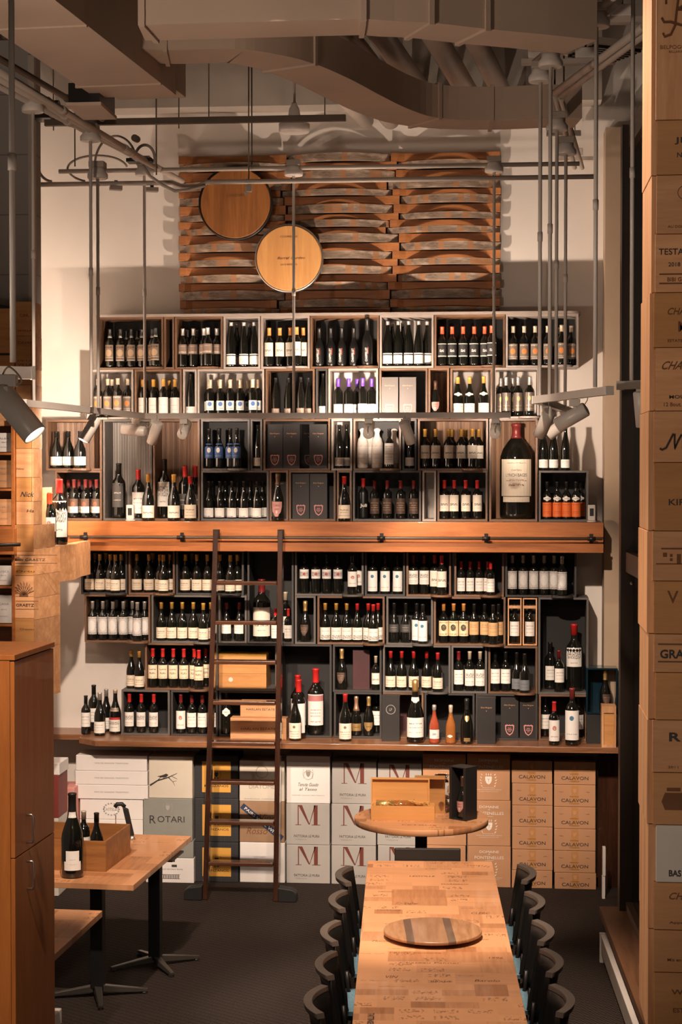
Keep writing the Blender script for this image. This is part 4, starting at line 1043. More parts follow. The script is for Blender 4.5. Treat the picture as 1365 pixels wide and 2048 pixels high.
def art_manz(o, w_, h):
    y = -.0012; flat([rect(-w_*.66, h*.14, w_*.66, h*.86)], 'yellow', o, (0, y, 0), 'yellow_panel')
    text('MANZANOS', w_ * 1.1, .018, 'ink', o, (0, y - .0008, h * .29), bold=.01)
    crest(o, 'ink', 0, h * .55, .085, y - .0008); flat([rect(-.03 + .012*i, -.012 + .012*j, -.03 + .012*i + .011, -.012 + .012*j + .011) for i in range(5) for j in range(3) if (i + j) % 2], 'ink', o, (0, y - .0008, h * .42), 'chequer')
def art_slim(o, w_, h): text('VINS DE GRANDE TRADITION', w_ * .95, .010, 'inkgrey', o, (0, -.0016, h * .5))
def art_flat_lettering(o, w_, h):
    text('CASTELLO', w_ * .5, .022, 'inkgrey', o, (0, -.0016, h * .5)); flat([rect(math.cos(a)*.06-.006, math.sin(a)*.045-.005, math.cos(a)*.06+.006, math.sin(a)*.045+.005) for a in [2*PI*i/16 for i in range(16)]], 'inkgrey', o, (0, -.0016, h * .5), 'leaf_wreath')
def art_bird(o, w_, h):
    y = -.0016; P = []
    def seg(x0, z0, x1, z1, t0, t1):
        d = math.hypot(x1-x0, z1-z0); nx, nz = -(z1-z0)/d, (x1-x0)/d
        P.append([(x0+nx*t0, z0+nz*t0), (x0-nx*t0, z0-nz*t0), (x1-nx*t1, z1-nz*t1), (x1+nx*t1, z1+nz*t1)])
    for q in ((-.95,.30,-.6,.42,.007,.005),(-.6,.42,-.1,.5,.005,.004),(-.1,.5,.3,.6,.004,.0015),(-.1,.5,.1,.4,.003,.002),(.1,.4,.2,.3,.002,.001),(.05,.53,.32,.46,.002,.001),(.1,.4,.28,.42,.0015,.001),(-.6,.42,-.35,.56,.003,.001),(-.35,.46,-.2,.56,.002,.001)):
        seg(q[0]*w_, q[1]*h, q[2]*w_, q[3]*h, q[4], q[5])
    P.append([(-.45*w_, .50*h), (-.2*w_, .50*h), (-.1*w_, .56*h), (-.2*w_, .59*h), (-.38*w_, .55*h), (-.62*w_, .52*h)])
    flat(P, 'ink', o, (0, y, 0), 'bird_on_branch')
def art_rotari(o, w_, h):
    y = -.0016; text('R', w_*.25, .062, 'ink', o, (-w_*.62, y, h*.50)); text('OTARI', w_ * 1.1, .047, 'ink', o, (w_*.13, y, h * .51)); text('Brut', w_*.28, .022, 'inkgrey', o, (0, y, h*.33), slant=.3)
    crest(o, 'carton_g', 0, h * .78, .09, y); text('VINO SPUMANTE', w_*.4, .005, 'inkgrey', o, (0, y, h*.2))
def art_code(o, w_, h):
    y = -.0016; text('PRODUCT OF ITALY 750 ML', w_ * 1.1, .008, 'ink', o, (0, y, h*.55))
    flat([rect(-.012, .01, .03, .03), rect(.004, -.03, .045, -.012)] + ring(.016, 0, .0001, .0001, 3), 'ink', o, (.01, y, h*.8), 'black_squares')
    flat([rect(-w_*.35 + i * w_*.07, -.012, -w_*.35 + i * w_*.07 + w_*.035, .012) for i in range(11)] + [rect(-w_*.38, .014, w_*.42, .017), rect(-w_*.38, -.017, w_*.42, -.014)], 'ink', o, (0, y, h*.25), 'ribbed_mark')
def art_dia(o, w_, h):
    y = -.0016; flat(ring(0, 0, .048, .005, 24), 'inkgrey', o, (0, y, h*.72), 'ring_emblem'); text('DIATOME', w_*1.15, .03, 'inkgrey', o, (0, y, h*.36)); text('AZIENDA AGRICOLA', w_*1.6, .007, 'inkgrey', o, (0, y, h*.06))
def art_brown(o, w_, h):
    y = -.0016; text('Vino', w_*.8, .06, 'inkbrown', o, (w_*.25, y, h*.6), slant=.3); text('Rosso', w_*.9, .05, 'inkbrown', o, (-w_*.2, y, h*.28), slant=.3)
    t = flat([rect(-.20, -.022, .20, .022)], 'navy', o, (0, y - .0015, h*.5), 'navy_tape', (0, math.radians(39), 0))
    text('PAIRS WELL WITH', .34, .024, 'inkwhite', o, (0, y - .0028, h*.5), (0, math.radians(39), 0), bold=.01)
def art_note(o, w_, h): text('CHIANTI CLASSICO', w_*.5, .007, 'inkgrey', o, (-w_*.12, -.0016, h*.64)); text('2018', w_*.16, .006, 'inkgrey', o, (-w_*.3, -.0016, h*.60))
def art_tenuta(o, w_, h):
    y = -.0016; crest(o, 'inkgrey', 0, h*.62, .10, y); flat(ring(0, h*.60, .036, .003, 18), 'inkgrey', o, (0, y, 0), 'ring'); text('Tenuta Guado', w_*.95, .026, 'ink', o, (0, y, h*.40), slant=.35); text('al Tasso', w_*.8, .022, 'ink', o, (0, y, h*.30), slant=.35)
    text('MARCHESI TOSCANA IMBOTTIGLIATO', w_*1.5, .006, 'inkgrey', o, (0, y, h*.17))
kinds = 'wine cartons stacked under the lower shelf'
stack(150, 294, [1509, 1543, 1571, 1598], 'carton_w', 'x', -.05, None, kinds) if False else None
# left: three shallow white cartons on two deeper ones
def freebox(u0, u1, v0, v1, Y, z0, mat, label, art, dep=.28, group=kinds, rz=0):
    a, b_ = PY(u0, (v0 + v1)/2, Y), PY(u1, (v0 + v1)/2, Y); h = PY((u0+u1)/2, v0, Y).z - z0 - .0015; wd = (b_.x - a.x)/2
    o = MB().box(-wd, 0, 0, wd, dep, h).build('wine_carton', M[mat], None, .004); o.location = ((a.x + b_.x)/2, Y, z0 + .001); o.rotation_euler = (0, 0, rz)
    tag(o, label, 'carton', group)
    if art: art(o, wd, h)
    return z0 + h + .0015
z_ = 0
for i, (v0, v1) in enumerate(((1723, 1768), (1681, 1723), (1639, 1681), (1598, 1639))):
    z_ = freebox(160, 286, v0, v1, -.12, z_, 'carton_wb' if i > 1 else 'carton_w', ['white carton on the carpet behind the marquetry side table', 'white carton second from floor behind the side table', 'white carton with wreath emblem behind the amber crate', 'white carton with wreath emblem under the shallow white cartons'][i], art_flat_lettering)
for i, (v0, v1) in enumerate(((1570, 1596), (1542, 1570), (1511, 1542))):
    z_ = freebox(150 + i, 296 - i, v0, v1, -.13, z_, 'carton_wb', f"shallow wide white carton, {['lowest','middle','topmost'][i]} of three, left end of the stacks", art_slim)
z_ = 0
z_ = freebox(292, 388, 1716, 1768, -.12, z_, 'carton_wb', 'white carton with black squares and ribbed mark on the carpet', art_code)
z_ = freebox(289, 387, 1681, 1716, -.12, z_, 'carton_gg', 'grey-green carton mostly hidden behind the side table corner', None)
z_ = freebox(287, 385, 1597, 1681, -.13, z_, 'carton_gg', 'grey-green carton with large dark capital lettering below the bird carton', art_rotari)
z_ = freebox(298, 385, 1513, 1597, -.12, z_, 'carton_c', 'ivory carton with a small bird on a branch', art_bird)
n3 = ['topmost', 'middle', 'lowest']
stack(389, 477, [1511, 1597, 1684, 1769], 'dots', [f'black dotted carton with yellow panel, {q} of three behind the ladder' for q in n3], -.06, art_manz, kinds)
stack(479, 570, [1521, 1603, 1685, 1769], ['carton_c', 'carton_k', 'carton_wb'], ['ivory carton with ring emblem behind the ladder', 'brown carton with diagonal navy tape behind the ladder', 'plain white carton on the carpet behind the ladder'], -.05, [art_dia, art_brown, art_note], kinds)
stack(573, 661, [1512, 1607, 1690, 1773], ['carton_wb', 'carton_g', 'carton_g'], ['bright white carton with grey crest on top of two red-initial cartons', 'grey carton with tall red initial, under the white crest carton', 'grey carton with tall red initial on the carpet right of the ladder'], -.05, [art_tenuta, art_M, art_M], kinds)
stack(663, 753, [1523, 1608, 1691, 1774], 'carton_g', [f'grey carton with tall red initial, {q} in the stack behind the dining chairs' for q in n3], -.05, art_M, kinds)
stack(755, 844, [1526, 1608, 1691, 1776], 'carton_g', [f'grey carton with tall red initial, {q} in the stack behind the round table' for q in n3], -.04, art_M, kinds)
stack(846, 933, [1508, 1600, 1691, 1779], 'carton_b', [f'tan carton with white lettering and crest, {q} in the left of two stacks' for q in n3], -.05, art_font, kinds)
stack(935, 1022, [1508, 1601, 1692, 1783], 'carton_b', [f'tan carton with white lettering and crest, {q} in the right of two stacks' for q in n3], -.05, art_font, kinds)
stack(1024, 1106, [1522, 1567, 1611, 1654, 1699, 1741, 1785], 'carton_b', [f'shallow tan carton with dark lettering and shiny tape, {q} in the left stack' for q in ordtop(6)], -.05, art_cal_tape, kinds)
stack(1109, 1193, [1524, 1570, 1614, 1658, 1702, 1746, 1788], 'carton_b', [f'shallow tan carton with dark lettering, {q} in the rightmost stack' for q in ordtop(6)], -.06, art_cal_tape, kinds)
# pink and burgundy boxes at the left by the cabinet
freebox(117, 148, 1568, 1660, -.2, .02, 'pinkc', 'dusty pink carton between the burgundy box and the white cartons', None) if False else None
M['pinkc'] = plain('pink_cardboard', (.62, .27, .23), .6, var=.03); M['redc'] = plain('burgundy_cardboard', (.20, .028, .02), .6, var=.05)
z_ = freebox(60, 149, 1652, 1768, -.25, 0, 'carton_w', 'white carton on the floor in the left corner', None, group=None)
z_ = freebox(95, 149, 1575, 1652, -.25, z_, 'pinkc', 'dusty pink carton on a white carton in the left corner', None, group=None)
MBx = None
z_ = freebox(60, 117, 1636, 1790, -.62, 0, 'carton_w', 'white carton on the floor beside the cabinet', None, group=None)
z_ = freebox(60, 117, 1550, 1636, -.62, z_, 'redc', 'burgundy carton behind the cabinet on a white carton', None, group=None)
z_ = freebox(60, 119, 1526, 1549, -.62, z_, 'carton_wb', 'shallow white carton on top of the burgundy carton', None, group=None)
# white papers leaning at the right end
for u, v0, v1, lab in ((1208, 1765, 1815, 'white paper sheet standing on edge at the right end of the cartons'), (1209, 1695, 1762, 'tall narrow white folded poster leaning above the paper sheet')):
    a, b_ = PY(u - 3, v1, -.33), PY(u + 3, v0, -.33)
    z0 = 0 if v1 > 1800 else .17
    o = MB().box(a.x, -.34, z0 + .001, b_.x, -.30 + .02, b_.z if z0 else .165).build('folded_paper', M['carton_wb']); tag(o, lab, 'paper')

# ---------------------------------------------------------------- ladder
TLx, BLx = PY(434, 1060, -.31), PZ(412, 1797, 0); TRx, BRx = PY(563, 1060, -.31), PZ(556, 1800, 0)
yb = (BLx.y + BRx.y) / 2; yb = -.60
BL = Vector((PY(412, 1797, yb).x, yb, .0)); BR = Vector((PY(553, 1797, yb).x, yb, .0))
TL = Vector((TLx.x, -.325, TLx.z)); TR = Vector((TRx.x, -.325, TRx.z))
ld = thing('library_ladder', 'tall dark mahogany library ladder hooked over the rail on the beam', 'ladder', ((BL.x + BR.x)/2, yb, 0))
off = Vector(ld.location)
for p, q in ((BL, TL), (BR, TR)):
    d = q - p; ang = Vector((0, .085, .02)).normalized()
    mb = MB(); hw = .019; dp = Vector((0, .045, 0))
    P = []
    for c in (p - off, q - off):
        P += [c + Vector((-hw, 0, 0)) - dp, c + Vector((hw, 0, 0)) - dp, c + Vector((hw, 0, 0)) + dp, c + Vector((-hw, 0, 0)) + dp]
    for c_ in P[:4]: c_.z = .002
    dp = Vector((0, .03, 0))
    mb.hexa(P); mb.build('side_rail', M['darkwood'], ld, .004)
    # hook and roller at the top
    t = q - off; hb = MB(); hb.box(t.x - .024, t.y - .03, t.z - .06, t.x + .024, t.y + .02, t.z + .005); hb.build('rail_hook', M['iron'], ld, .004)
    rb = MB(); rb.cyl((t.x - .012, -.29 - off.y, RZ + .035), (t.x + .012, -.29 - off.y, RZ + .035), .022, 14); rb.build('roller', M['iron'], ld)
for v in (1165, 1244, 1323, 1404, 1485, 1563, 1643, 1725):
    z0 = CAM_Z - (v - 935) * 13.35 / F
    t = (z0 - BL.z) / (TL.z - BL.z)
    for _ in range(3):
        y_ = BL.y + (TL.y - BL.y) * t; z0 = PY(490, v, y_).z; t = z0 / TL.z
    a = BL + (TL - BL) * t; b_ = BR + (TR - BR) * t
    MB().box(a.x + .0195 - off.x, a.y - .065 - off.y, z0 - .016, b_.x - .0195 - off.x, a.y + .035 - off.y, z0 + .012).build('tread', M['darkwoodx'], ld, .005)
for p, s in ((BL, -1), (BR, 1)):
    n = 10; x0 = p.x - off.x + s * .02
    poly = [(x0, 0.002)] + [(x0 + s * .13 * math.sin(PI/2*i/n) , .002 + .10 * math.cos(PI/2*i/n)**.5) for i in range(n + 1)]
    poly = [(x0, .002), (x0 + s*.135, .002), (x0 + s*.135, .05)] + [(x0 + s*(.135 - .06 + .06*math.cos(PI/2*i/6)) , .05 + .045*math.sin(PI/2*i/6)) for i in range(1, 7)] + [(x0, .105)]
    if s > 0: poly = poly[::-1]
    MB().prism(poly, -.06, .04).build('wheel_guard', M['blackp'], ld, .004)
    MB().cyl((x0 + s*.05, -.025, .036), (x0 + s*.05, .0, .036), .033, 16).build('wheel', M['iron'], ld)

# ---------------------------------------------------------------- barrel staves and heads
SY = .355
sx0, sx1 = PY(363, 470, .28).x, PY(1000, 470, .28).x; sz0 = LV['A'] + .023; sz1 = PY(682, 308, .28).z
sp_ = thing('stave_panel', 'wide wall panel of curved barrel staves with two round barrel heads', 'wall panel', ((sx0 + sx1) / 2, .30, sz0))
OFF = Vector(sp_.location)
MB().box(sx0 + .01 - OFF.x, .033, 0, sx1 - .005 - OFF.x, .056, sz1 - .01 - OFF.z).build('backing_board', M['black'], sp_)
pan_w = sx1 - sx0
cols = [(sx0 - .012, sx0 + pan_w * .325), (sx0 + pan_w * .33, sx0 + pan_w * .668), (sx0 + pan_w * .672, sx1 + .004)]
rs = random.Random(11); hs = []; tot = 0
nr = 20
for r_ in range(nr): hs.append(rs.uniform(.8, 1.25))
kk = (sz1 - sz0) / sum(hs); hs = [h * kk for h in hs]
J = [[rs.uniform(-.055, .055) for _ in range(nr)] for _ in range(2)]
for ci_, (a, b_) in enumerate(cols):
    zc0 = sz0
    for r_ in range(nr):
        out = (r_ + (ci_ == 1)) % 2 == 0; pitch = hs[r_]; zc = zc0 + pitch / 2; zc0 += pitch
        x0_ = a + (rs.uniform(-.008, .003) if ci_ == 0 else J[ci_-1][r_]); x1_ = b_ + (rs.uniform(-.003, .008) if ci_ == 2 else J[ci_][r_])
        L_ = x1_ - x0_; n = 16; mb = MB(); P = []; sag = rs.uniform(-.004, .004)
        ybase = .285; bow = .118; bl = .04
        for i in range(n + 1):
            s = 2 * i / n - 1; x = x0_ + L_ * i / n
            hh = pitch * (.985 if not out else (.90 + .085 * (1 - s * s)))
            if out: yf = ybase + .024 - bow * (1 - s * s) * (1 if abs(s) < 1 else 1)
            else: yf = ybase - .008 - (.016 if abs(s) > .86 else 0) + .012 * (1 - s * s)
            P.append(((x, yf, zc - hh/2), (x, yf, zc + hh/2), (x, yf + .026, zc + hh/2), (x, yf + .026, zc - hh/2)))
        b0 = len(mb.v)
        for q in P: mb.v += list(q)
        for i in range(n):
            for k in range(4):
                j = (k + 1) % 4; mb.f.append((b0 + i*4 + k, b0 + (i+1)*4 + k, b0 + (i+1)*4 + j, b0 + i*4 + j)); mb.sm.append(False)
        mb.f.append(tuple(b0 + k for k in range(4))); mb.f.append(tuple(b0 + n*4 + k for k in (3, 2, 1, 0))); mb.sm += [False, False]
        cx_ = (x0_ + x1_) / 2; mb.v = [(p[0] - cx_, p[1] - ybase, p[2] - zc) for p in mb.v]
        o = mb.build('barrel_stave', M['stave_out'] if out else M['stave_in'], sp_, .002); o.location = Vector((cx_, ybase, zc)) - OFF
def head(u, v, rpx, Y, mat, label, scr):
    c = PY(u, v, Y); R = rpx / F * 13.75
    Mx = Matrix.Rotation(PI/2, 4, 'X')
    t = MB().lathe([(R * .96, 0), (R * .965, .004), (R * .955, .03), (R*.93, .034)], 56, Mx @ Matrix.Translation((0, 0, -.005))).build('barrel_head', M[mat], sp_); t.location = c - OFF; t['label'] = label
    MB().lathe([(R * .966, -.03), (R, -.03), (R, .03), (R * .966, .03)], 56, Mx, cap=False).build('hoop', M['chrome' if scr else 'iron'], t)
    if scr:
        text('Barrel Garden', R * .80, .020, 'inkbrown', t, (.02, -.031, .0), slant=.4); text('COOPERAGE', R*.5, .014, 'inkbrown', t, (0, -.031, R*.62)); text('2012 RESERVE', R*.5, .012, 'inkbrown', t, (0, -.031, -.05))
    else: text('GRAND VIN', R * .45, .024, 'inkbrown', t, (0, -.031, R*.2))
head(472, 407, 75, .115, 'head_dk', 'round wine-stained dark barrel head with thin rim, upper left on the staves', False)
head(579, 517, 69, .095, 'head_lt', 'round golden barrel head with script lettering, overlapping lower right', True)

# ---------------------------------------------------------------- ducts and pipes
def duct(name, edge, zb_, wd, h, label, seams=(), left=False, extra=None):
    """edge: pixels of the lower near edge; the duct lies behind that edge"""
    pts = [PZ(u, v, zb_) for u, v in edge]
    off_ = []
    for i, p in enumerate(pts):
        t = (pts[min(i+1, len(pts)-1)] - pts[max(i-1, 0)]); t.z = 0; t.normalize()
        nrm = Vector((-t.y, t.x, 0)) if not left else Vector((t.y, -t.x, 0))
        off_.append(p + nrm * wd)
    t0 = thing(name, label, 'duct')
    mb = MB(); b = 0
    for p, q in zip(pts, off_): mb.v += [tuple(p), tuple(q), (q.x, q.y, zb_ + h), (p.x, p.y, zb_ + h)]
    for i in range(len(pts) - 1):
        for k in range(4):
            j = (k + 1) % 4; mb.f.append((i*4 + k, i*4 + j, (i+1)*4 + j, (i+1)*4 + k)); mb.sm.append(False)
    mb.f.append((3, 2, 1, 0)); n = (len(pts) - 1) * 4; mb.f.append((n, n+1, n+2, n+3)); mb.sm += [False, False]
    mb.build('duct_body', M['duct'], t0)
    for i in seams:
        p, q = pts[i], off_[i]; t = pts[min(i+1, len(pts)-1)] - pts[max(i-1, 0)]; t.z = 0; t.normalize()
        e = .012; mb = MB(); c = (p + q) / 2
        P = []
        for zz in (zb_ - e, zb_ + h + e):
            for pp, s in ((p, -1), (q, 1)):
                pass
        u_ = (q - p).normalized()
        A, B = p - u_ * e, q + u_ * e
        P = [A - t*.012, A + t*.012, B + t*.012, B - t*.012]
        P = [Vector((x.x, x.y, zb_ - e)) for x in P] + [Vector((x.x, x.y, zb_ + h + e)) for x in P]
        mb.hexa(P).build('seam_flange', M['duct'], t0)
    return t0
def smooth_px(pts, n=6):
    out = []
    for i in range(len(pts) - 1):
        p0 = pts[max(i-1, 0)]; p1 = pts[i]; p2 = pts[i+1]; p3 = pts[min(i+2, len(pts)-1)]
        for k in range(n):
            t = k / n
            out.append(tuple(.5 * ((2*b_) + (-a + c) * t + (2*a - 5*b_ + 4*c - d) * t*t + (-a + 3*b_ - 3*c + d) * t**3) for a, b_, c, d in zip(p0, p1, p2, p3)))
    out.append(pts[-1]); return out
duct('air_duct', [(276, 50), (285, 50), (600, 41), (728, 38), (790, 42), (863, 45), (975, 58), (1100, 70), (1195, 80)], 5.2, .30, .44, 'large rectangular painted duct crossing the top of the room', (1, 3, 5, 6))
duct('air_duct', smooth_px([(268, 95), (330, 100), (470, 98), (560, 110), (630, 128), (700, 158), (760, 190), (820, 219), (880, 236), (985, 240), (1090, 236), (1165, 236)], 5), 5.40, .33, .21, 'curved rectangular painted duct snaking behind the large top duct', (5, 20, 40, 45))
# big duct running towards the camera at the left
zb_ = 5.3
A = [PZ(u, v, zb_) for u, v in ((60, -40), (185, 59), (352, 190))]
dl = (A[2] - A[1]); dl.z = 0; dl.normalize(); nrm = Vector((-dl.y, dl.x, 0))
st_, en = A[2] - dl * 3.6, A[2]
def obox(mb, p, q, wd, z0, z1, nrm_):
    P = [p, q, q + nrm_ * wd, p + nrm_ * wd]
    return mb.hexa([Vector((x.x, x.y, z)) for z in (z0, z1) for x in P])
t = thing('air_duct', 'wide rectangular painted duct running overhead at upper left, stepped at its end', 'duct')
obox(MB(), st_, en, .47, zb_, zb_ + .55, nrm).build('duct_body', M['duct'], t)
for k in (.30, 1.62): obox(MB(), en - dl * (k + .02), en - dl * k, .49, zb_ - .008, zb_ + .56, nrm).build('seam_flange', M['duct'], t)
obox(MB(), en + dl * .001, en + dl * .22, .40, zb_ + .03, zb_ + .5, nrm).build('end_collar', M['duct'], t)
p = PZ(215, 218, 5.25)
t = thing('air_grille_box', 'small boxy air outlet under the left duct near the block wall', 'air vent', (p.x, p.y, 5.25), .0)
MB().box(-.18, -.2, 0, .0, .2, .11).build('vent_box', M['iron'], t); MB().box(-.19, -.21, -.02, .01, .21, -.001).build('vent_rim', M['duct'], t)
for (u, v, k) in ((742, 258, 0), (780, 262, 1), (832, 262, 0), (881, 260, 0), (967, 260, 1)):
    pass
# round pipes towards the wall, between the ducts
gp = ray(1380, 935); gp = Vector((gp.x, gp.y, 0)).normalized()
pp = 0
for (u, r_, wh) in ((732, .062, 'first'), (782, .07, 'second'), (832, .06, 'third'), (883, .075, 'fourth'), (967, .075, 'fifth'), (1030, .07, 'sixth')):
    e = PY(u, 250, .09); e.z = 5.84; q = e - gp * 4.6
    o = MB().cyl((q.x - e.x, q.y - e.y, 0), (0, 0, 0), r_, 20); o = o.build('round_pipe', M['pipe']); o.location = e + Vector((0, 0, .0))
    tag(o, f'thick round pipe running back between the two ducts, {wh} from left', 'pipe', 'round pipes between the ducts')
# conduits along the left
gl = None
cds = [((-10, 112), (205, 238), .018, 5.36), ((-10, 138), (330, 345), .020, 5.33), ((-10, 152), (345, 352), .022, 5.33), ((-10, 168), (365, 362), .020, 5.33)]
for i, (p, q, r_, z) in enumerate(cds):
    a, b_ = PZ(*p, z), PZ(*q, z); d = (b_ - a).normalized(); a = a - d * .5
    o = MB().cyl((0, 0, 0), tuple(b_ - a), r_, 12)
    for k in (1.6, 2.9): 
        c = (b_ - a).normalized() * k; o.cyl(tuple(c), tuple(c + (b_ - a).normalized() * .06), r_ * 1.3, 12)
    o = o.build('conduit', M['strut' if i == 0 else 'pipe']); o.location = a
    tag(o, f"long painted conduit descending towards the wall at upper left, {['highest and darkest', 'second', 'third', 'lowest'][i]} of four", 'conduit', 'conduits at upper left')
# the two long level pipes in front of the staves
HY = -.92
def tube(name, pts, r_, mat, label, cat, group=None, n=10):
    c = Vector(pts[0]); o = MB().sweep([Vector(p) - c for p in pts], r_, n).build(name, M[mat]); o.location = c; return tag(o, label, cat, group)
zp = PY(650, 335, HY).z
tube('conduit', [PY(118, 0, HY) * 0 + Vector((PY(118, 341, HY).x, HY, zp)), Vector((PY(1160, 325, HY).x, HY, zp))], .016, 'pipe', 'upper long level pipe in front of the barrel staves', 'pipe')
zq = PY(650, 361, HY - .1).z
pts = [Vector((PY(u, 361, HY - .1).x, HY - .1, zq + dz)) for u, dz in ((75, 0), (300, 0), (345, -.0), (365, -.03), (395, -.03), (415, .0), (700, 0), (1188, 0))]
tube('conduit', pts, .017, 'pipe', 'lower long level pipe in front of the barrel staves', 'pipe')
# strut channels with hanger rods
def strut_bar(u0, v0, u1, v1, Y, label, rods, ztop=6.58, r=.004):
    a, b_ = PY(u0, v0, Y), PY(u1, v1, Y); zc = (a.z + b_.z) / 2
    t = thing('strut_channel', label, 'ceiling strut', (a.x, Y, zc))
    MB().box(0, -.02, -.02, b_.x - a.x, .02, .02).build('channel', M['strut'], t)
    for u, dn in rods:
        x = PY(u, v0, Y).x - a.x; MB().cyl((x, 0, -dn), (x, 0, ztop - zc), r, 8).build('hanger_rod', M['strut'], t)
strut_bar(90, 248, 692, 234, -1.9, 'long dark strut channel hanging below the left duct', [(107, .05), (358, .05), (418, -.02), (650, -.02)])
strut_bar(-40, 74, 130, 67, -4.2, 'short strut channel across the top left corner', [(126, .06)])
for u, v1, Y in ((150, 333, -1.0), (313, 350, -1.1), (498, 372, -1.02), (504, 330, -.92)):
    a = PY(u, v1, Y); o = MB().cyl((0, 0, 0), (0, 0, 6.58 - a.z), .005, 8).build('hanger_rod', M['strut']); o.location = a
    tag(o, f"thin dark hanger rod carrying the level pipes, {['leftmost', 'second from left', 'third from left', 'rightmost'][[150,313,498,504].index(u)]}", 'hanger rod', 'hanger rods of the level pipes')
# junction box on the block wall corner
p = PY(75, 240, -1.45); t = thing('junction_box', 'small dark junction box at the top of the block wall corner', 'junction box', (PY(76, 245, -1.62).x, -1.66, p.z))
MB().box(-.0, -.12, -.05, .12, .05, .09).build('box_body', M['iron'], t, .004); MB().cyl((.13, -.05, .03), (.17, -.05, .03), .05, 16).build('round_cover', M['iron'], t)
# bent conduit loops near the upper left
def arcpts(c, rx, rz, a0, a1, Y, n=18): return [PY(c[0] + rx * math.cos(math.radians(a0 + (a1-a0)*i/n)), c[1] - rz * math.sin(math.radians(a0 + (a1-a0)*i/n)), Y) for i in range(n + 1)]
tube('flexible_conduit', [PY(75, 262, -.98), PY(75, 320, -.98)] + arcpts((105, 325), 30, 38, 180, 268, -.98)[1:], .010, 'pipe', 'bent grey conduit sweeping down the wall corner to the level pipe', 'conduit')
tube('flexible_conduit', arcpts((195, 338), 60, 27, 10, 185, -.85) + arcpts((195, 338), 58, 27, 190, 245, -.85), .008, 'steel', 'grey flexible cable looping above the level pipe at left', 'cable')
tube('flexible_conduit', arcpts((232, 330), 42, 58, 15, 175, -1.15), .008, 'steel', 'grey flexible cable arching beside the conduit junction at left', 'cable')
tube('flexible_conduit', arcpts((290, 318), 20, 28, -20, 190, -1.2), .010, 'steel', 'small tight cable loop at the conduit junction', 'cable')
tube('flexible_conduit', [PY(285, 330, -1.2), PY(300, 352, -1.2), PY(325, 370, -1.2), PY(350, 382, -1.2), PY(375, 380, -1.15), PY(410, 371, -1.05)], .012, 'pipe', 'thick bent conduit dipping under the level pipe at the junction', 'conduit')
t = thing('conduit_clamp', 'flat steel clamp plate gathering the four conduits', 'clamp', PY(281, 322, -1.2)); MB().box(-.09, -.06, -.012, .09, .06, .012).build('plate', M['iron'], t); MB().box(-.07, -.04, .0125, .07, .04, .03).build('cap', M['steel'], t)
for u, v, lab in ((232, 375, 'left'), (304, 378, 'right')):
    c = PY(u, v, -1.0); t = thing('emergency_light', f'small {lab} tilted light fitting clipped under the lower level pipe', 'light fitting', c, .3); MB().box(-.045, -.03, -.02, .045, .03, .01).build('lamp_body', M['steel'], t, .004); MB().box(-.012, -.012, .0105, .012, .012, .05).build('clip', M['iron'], t)
c = PY(498, 375, -1.05); t = thing('pipe_clamp', 'small square clamp on the lower level pipe before the dark barrel head', 'clamp', c); MB().box(-.02, -.02, -.03, .02, .02, .02).build('body', M['steel'], t, .003); MB().box(-.03, -.012, -.05, -.005, .012, -.031).build('tab', M['chrome'], t)
# pendant sensor
c = PY(589, 252, -1.2); t = thing('ceiling_sensor', 'white cone-topped round sensor hanging before the wall above the staves', 'sensor', c)
MB().lathe([(.10, -.045), (.108, -.03), (.108, .012), (.06, .03), (.045, .06), (.035, .12), (.018, .15), (.018, .16)], 28).build('sensor_body', M['white'], t)
MB().cyl((0, 0, .1605), (0, 0, 6.59 - c.z), .010, 8).build('drop_rod', M['pipe'], t)

# ---------------------------------------------------------------- track lighting
def canopy_rod(u, vtop, ztrk, utrk, vtrk, label, big=1, Y=None, joints=()):
    """rod down to a track point; the canopy sits on the conduit above"""
    tp = PZ(utrk, vtrk, ztrk) if Y is None else Vector((PY(utrk, vtrk, Y).x, Y, ztrk))
    zt_ = PY(u, vtop, tp.y).z
    t = thing('track_hanger', label, 'track hanger', (tp.x, tp.y, ztrk), 0, 'rods that carry the light tracks')
    MB().cyl((0, 0, .021), (0, 0, zt_ - ztrk), .0105 * big, 10).build('rod', M['white'], t)
    if vtop > -20:
        MB().lathe([(.062, zt_ - ztrk), (.066, zt_ - ztrk + .006), (.066, zt_ - ztrk + .03), (.05, zt_ - ztrk + .05), (.05, zt_ - ztrk + .07)], 20).build('canopy', M['white'], t)
        MB().box(-.05, -.05, zt_ - ztrk + .0705, .05, .05, zt_ - ztrk + .11).build('junction_box', M['steel'], t, .004)
    MB().lathe([(.014, 0), (.014, .05)], 10, Matrix.Translation((0, 0, (zt_ - ztrk) * .5))).build('coupling', M['white'], t)
    return tp
ZT = 3.56
def track(p, q, label):
    d = q - p; L_ = Vector((d.x, d.y, 0)).length; t = thing('light_track', label, 'light track', p, math.atan2(d.y, d.x), 'suspended light tracks')
    MB().box(0, -.018, -.02, L_, .018, .02).build('track_rail', M['white'], t); MB().box(-.012, -.02, -.022, -.0005, .02, .022).build('end_cap', M['white'], t); MB().box(L_ + .0005, -.02, -.022, L_ + .012, .02, .022).build('end_cap', M['white'], t)
t3a, t3b = Vector((PY(288, 829, -.92).x, -.92, ZT)), Vector((PY(1019, 829, -.92).x, -.92, ZT))
track(t3a, t3b, 'long light track running level in front of the third row of cubbies')
t2b = t3a + Vector((-.005, -.05, 0)); t2a = PZ(48, 806, ZT)
track(t2a, t2b, 'light track slanting from the left foreground to the long track')
t1b = PZ(62, 746, 3.50); t1a = PZ(-60, 716, 3.50); t1a = Vector((t1b.x - 1.1, t1b.y - .45, 3.50))
track(t1a, t1b, 'nearest light track at the left edge over the crate shelves')
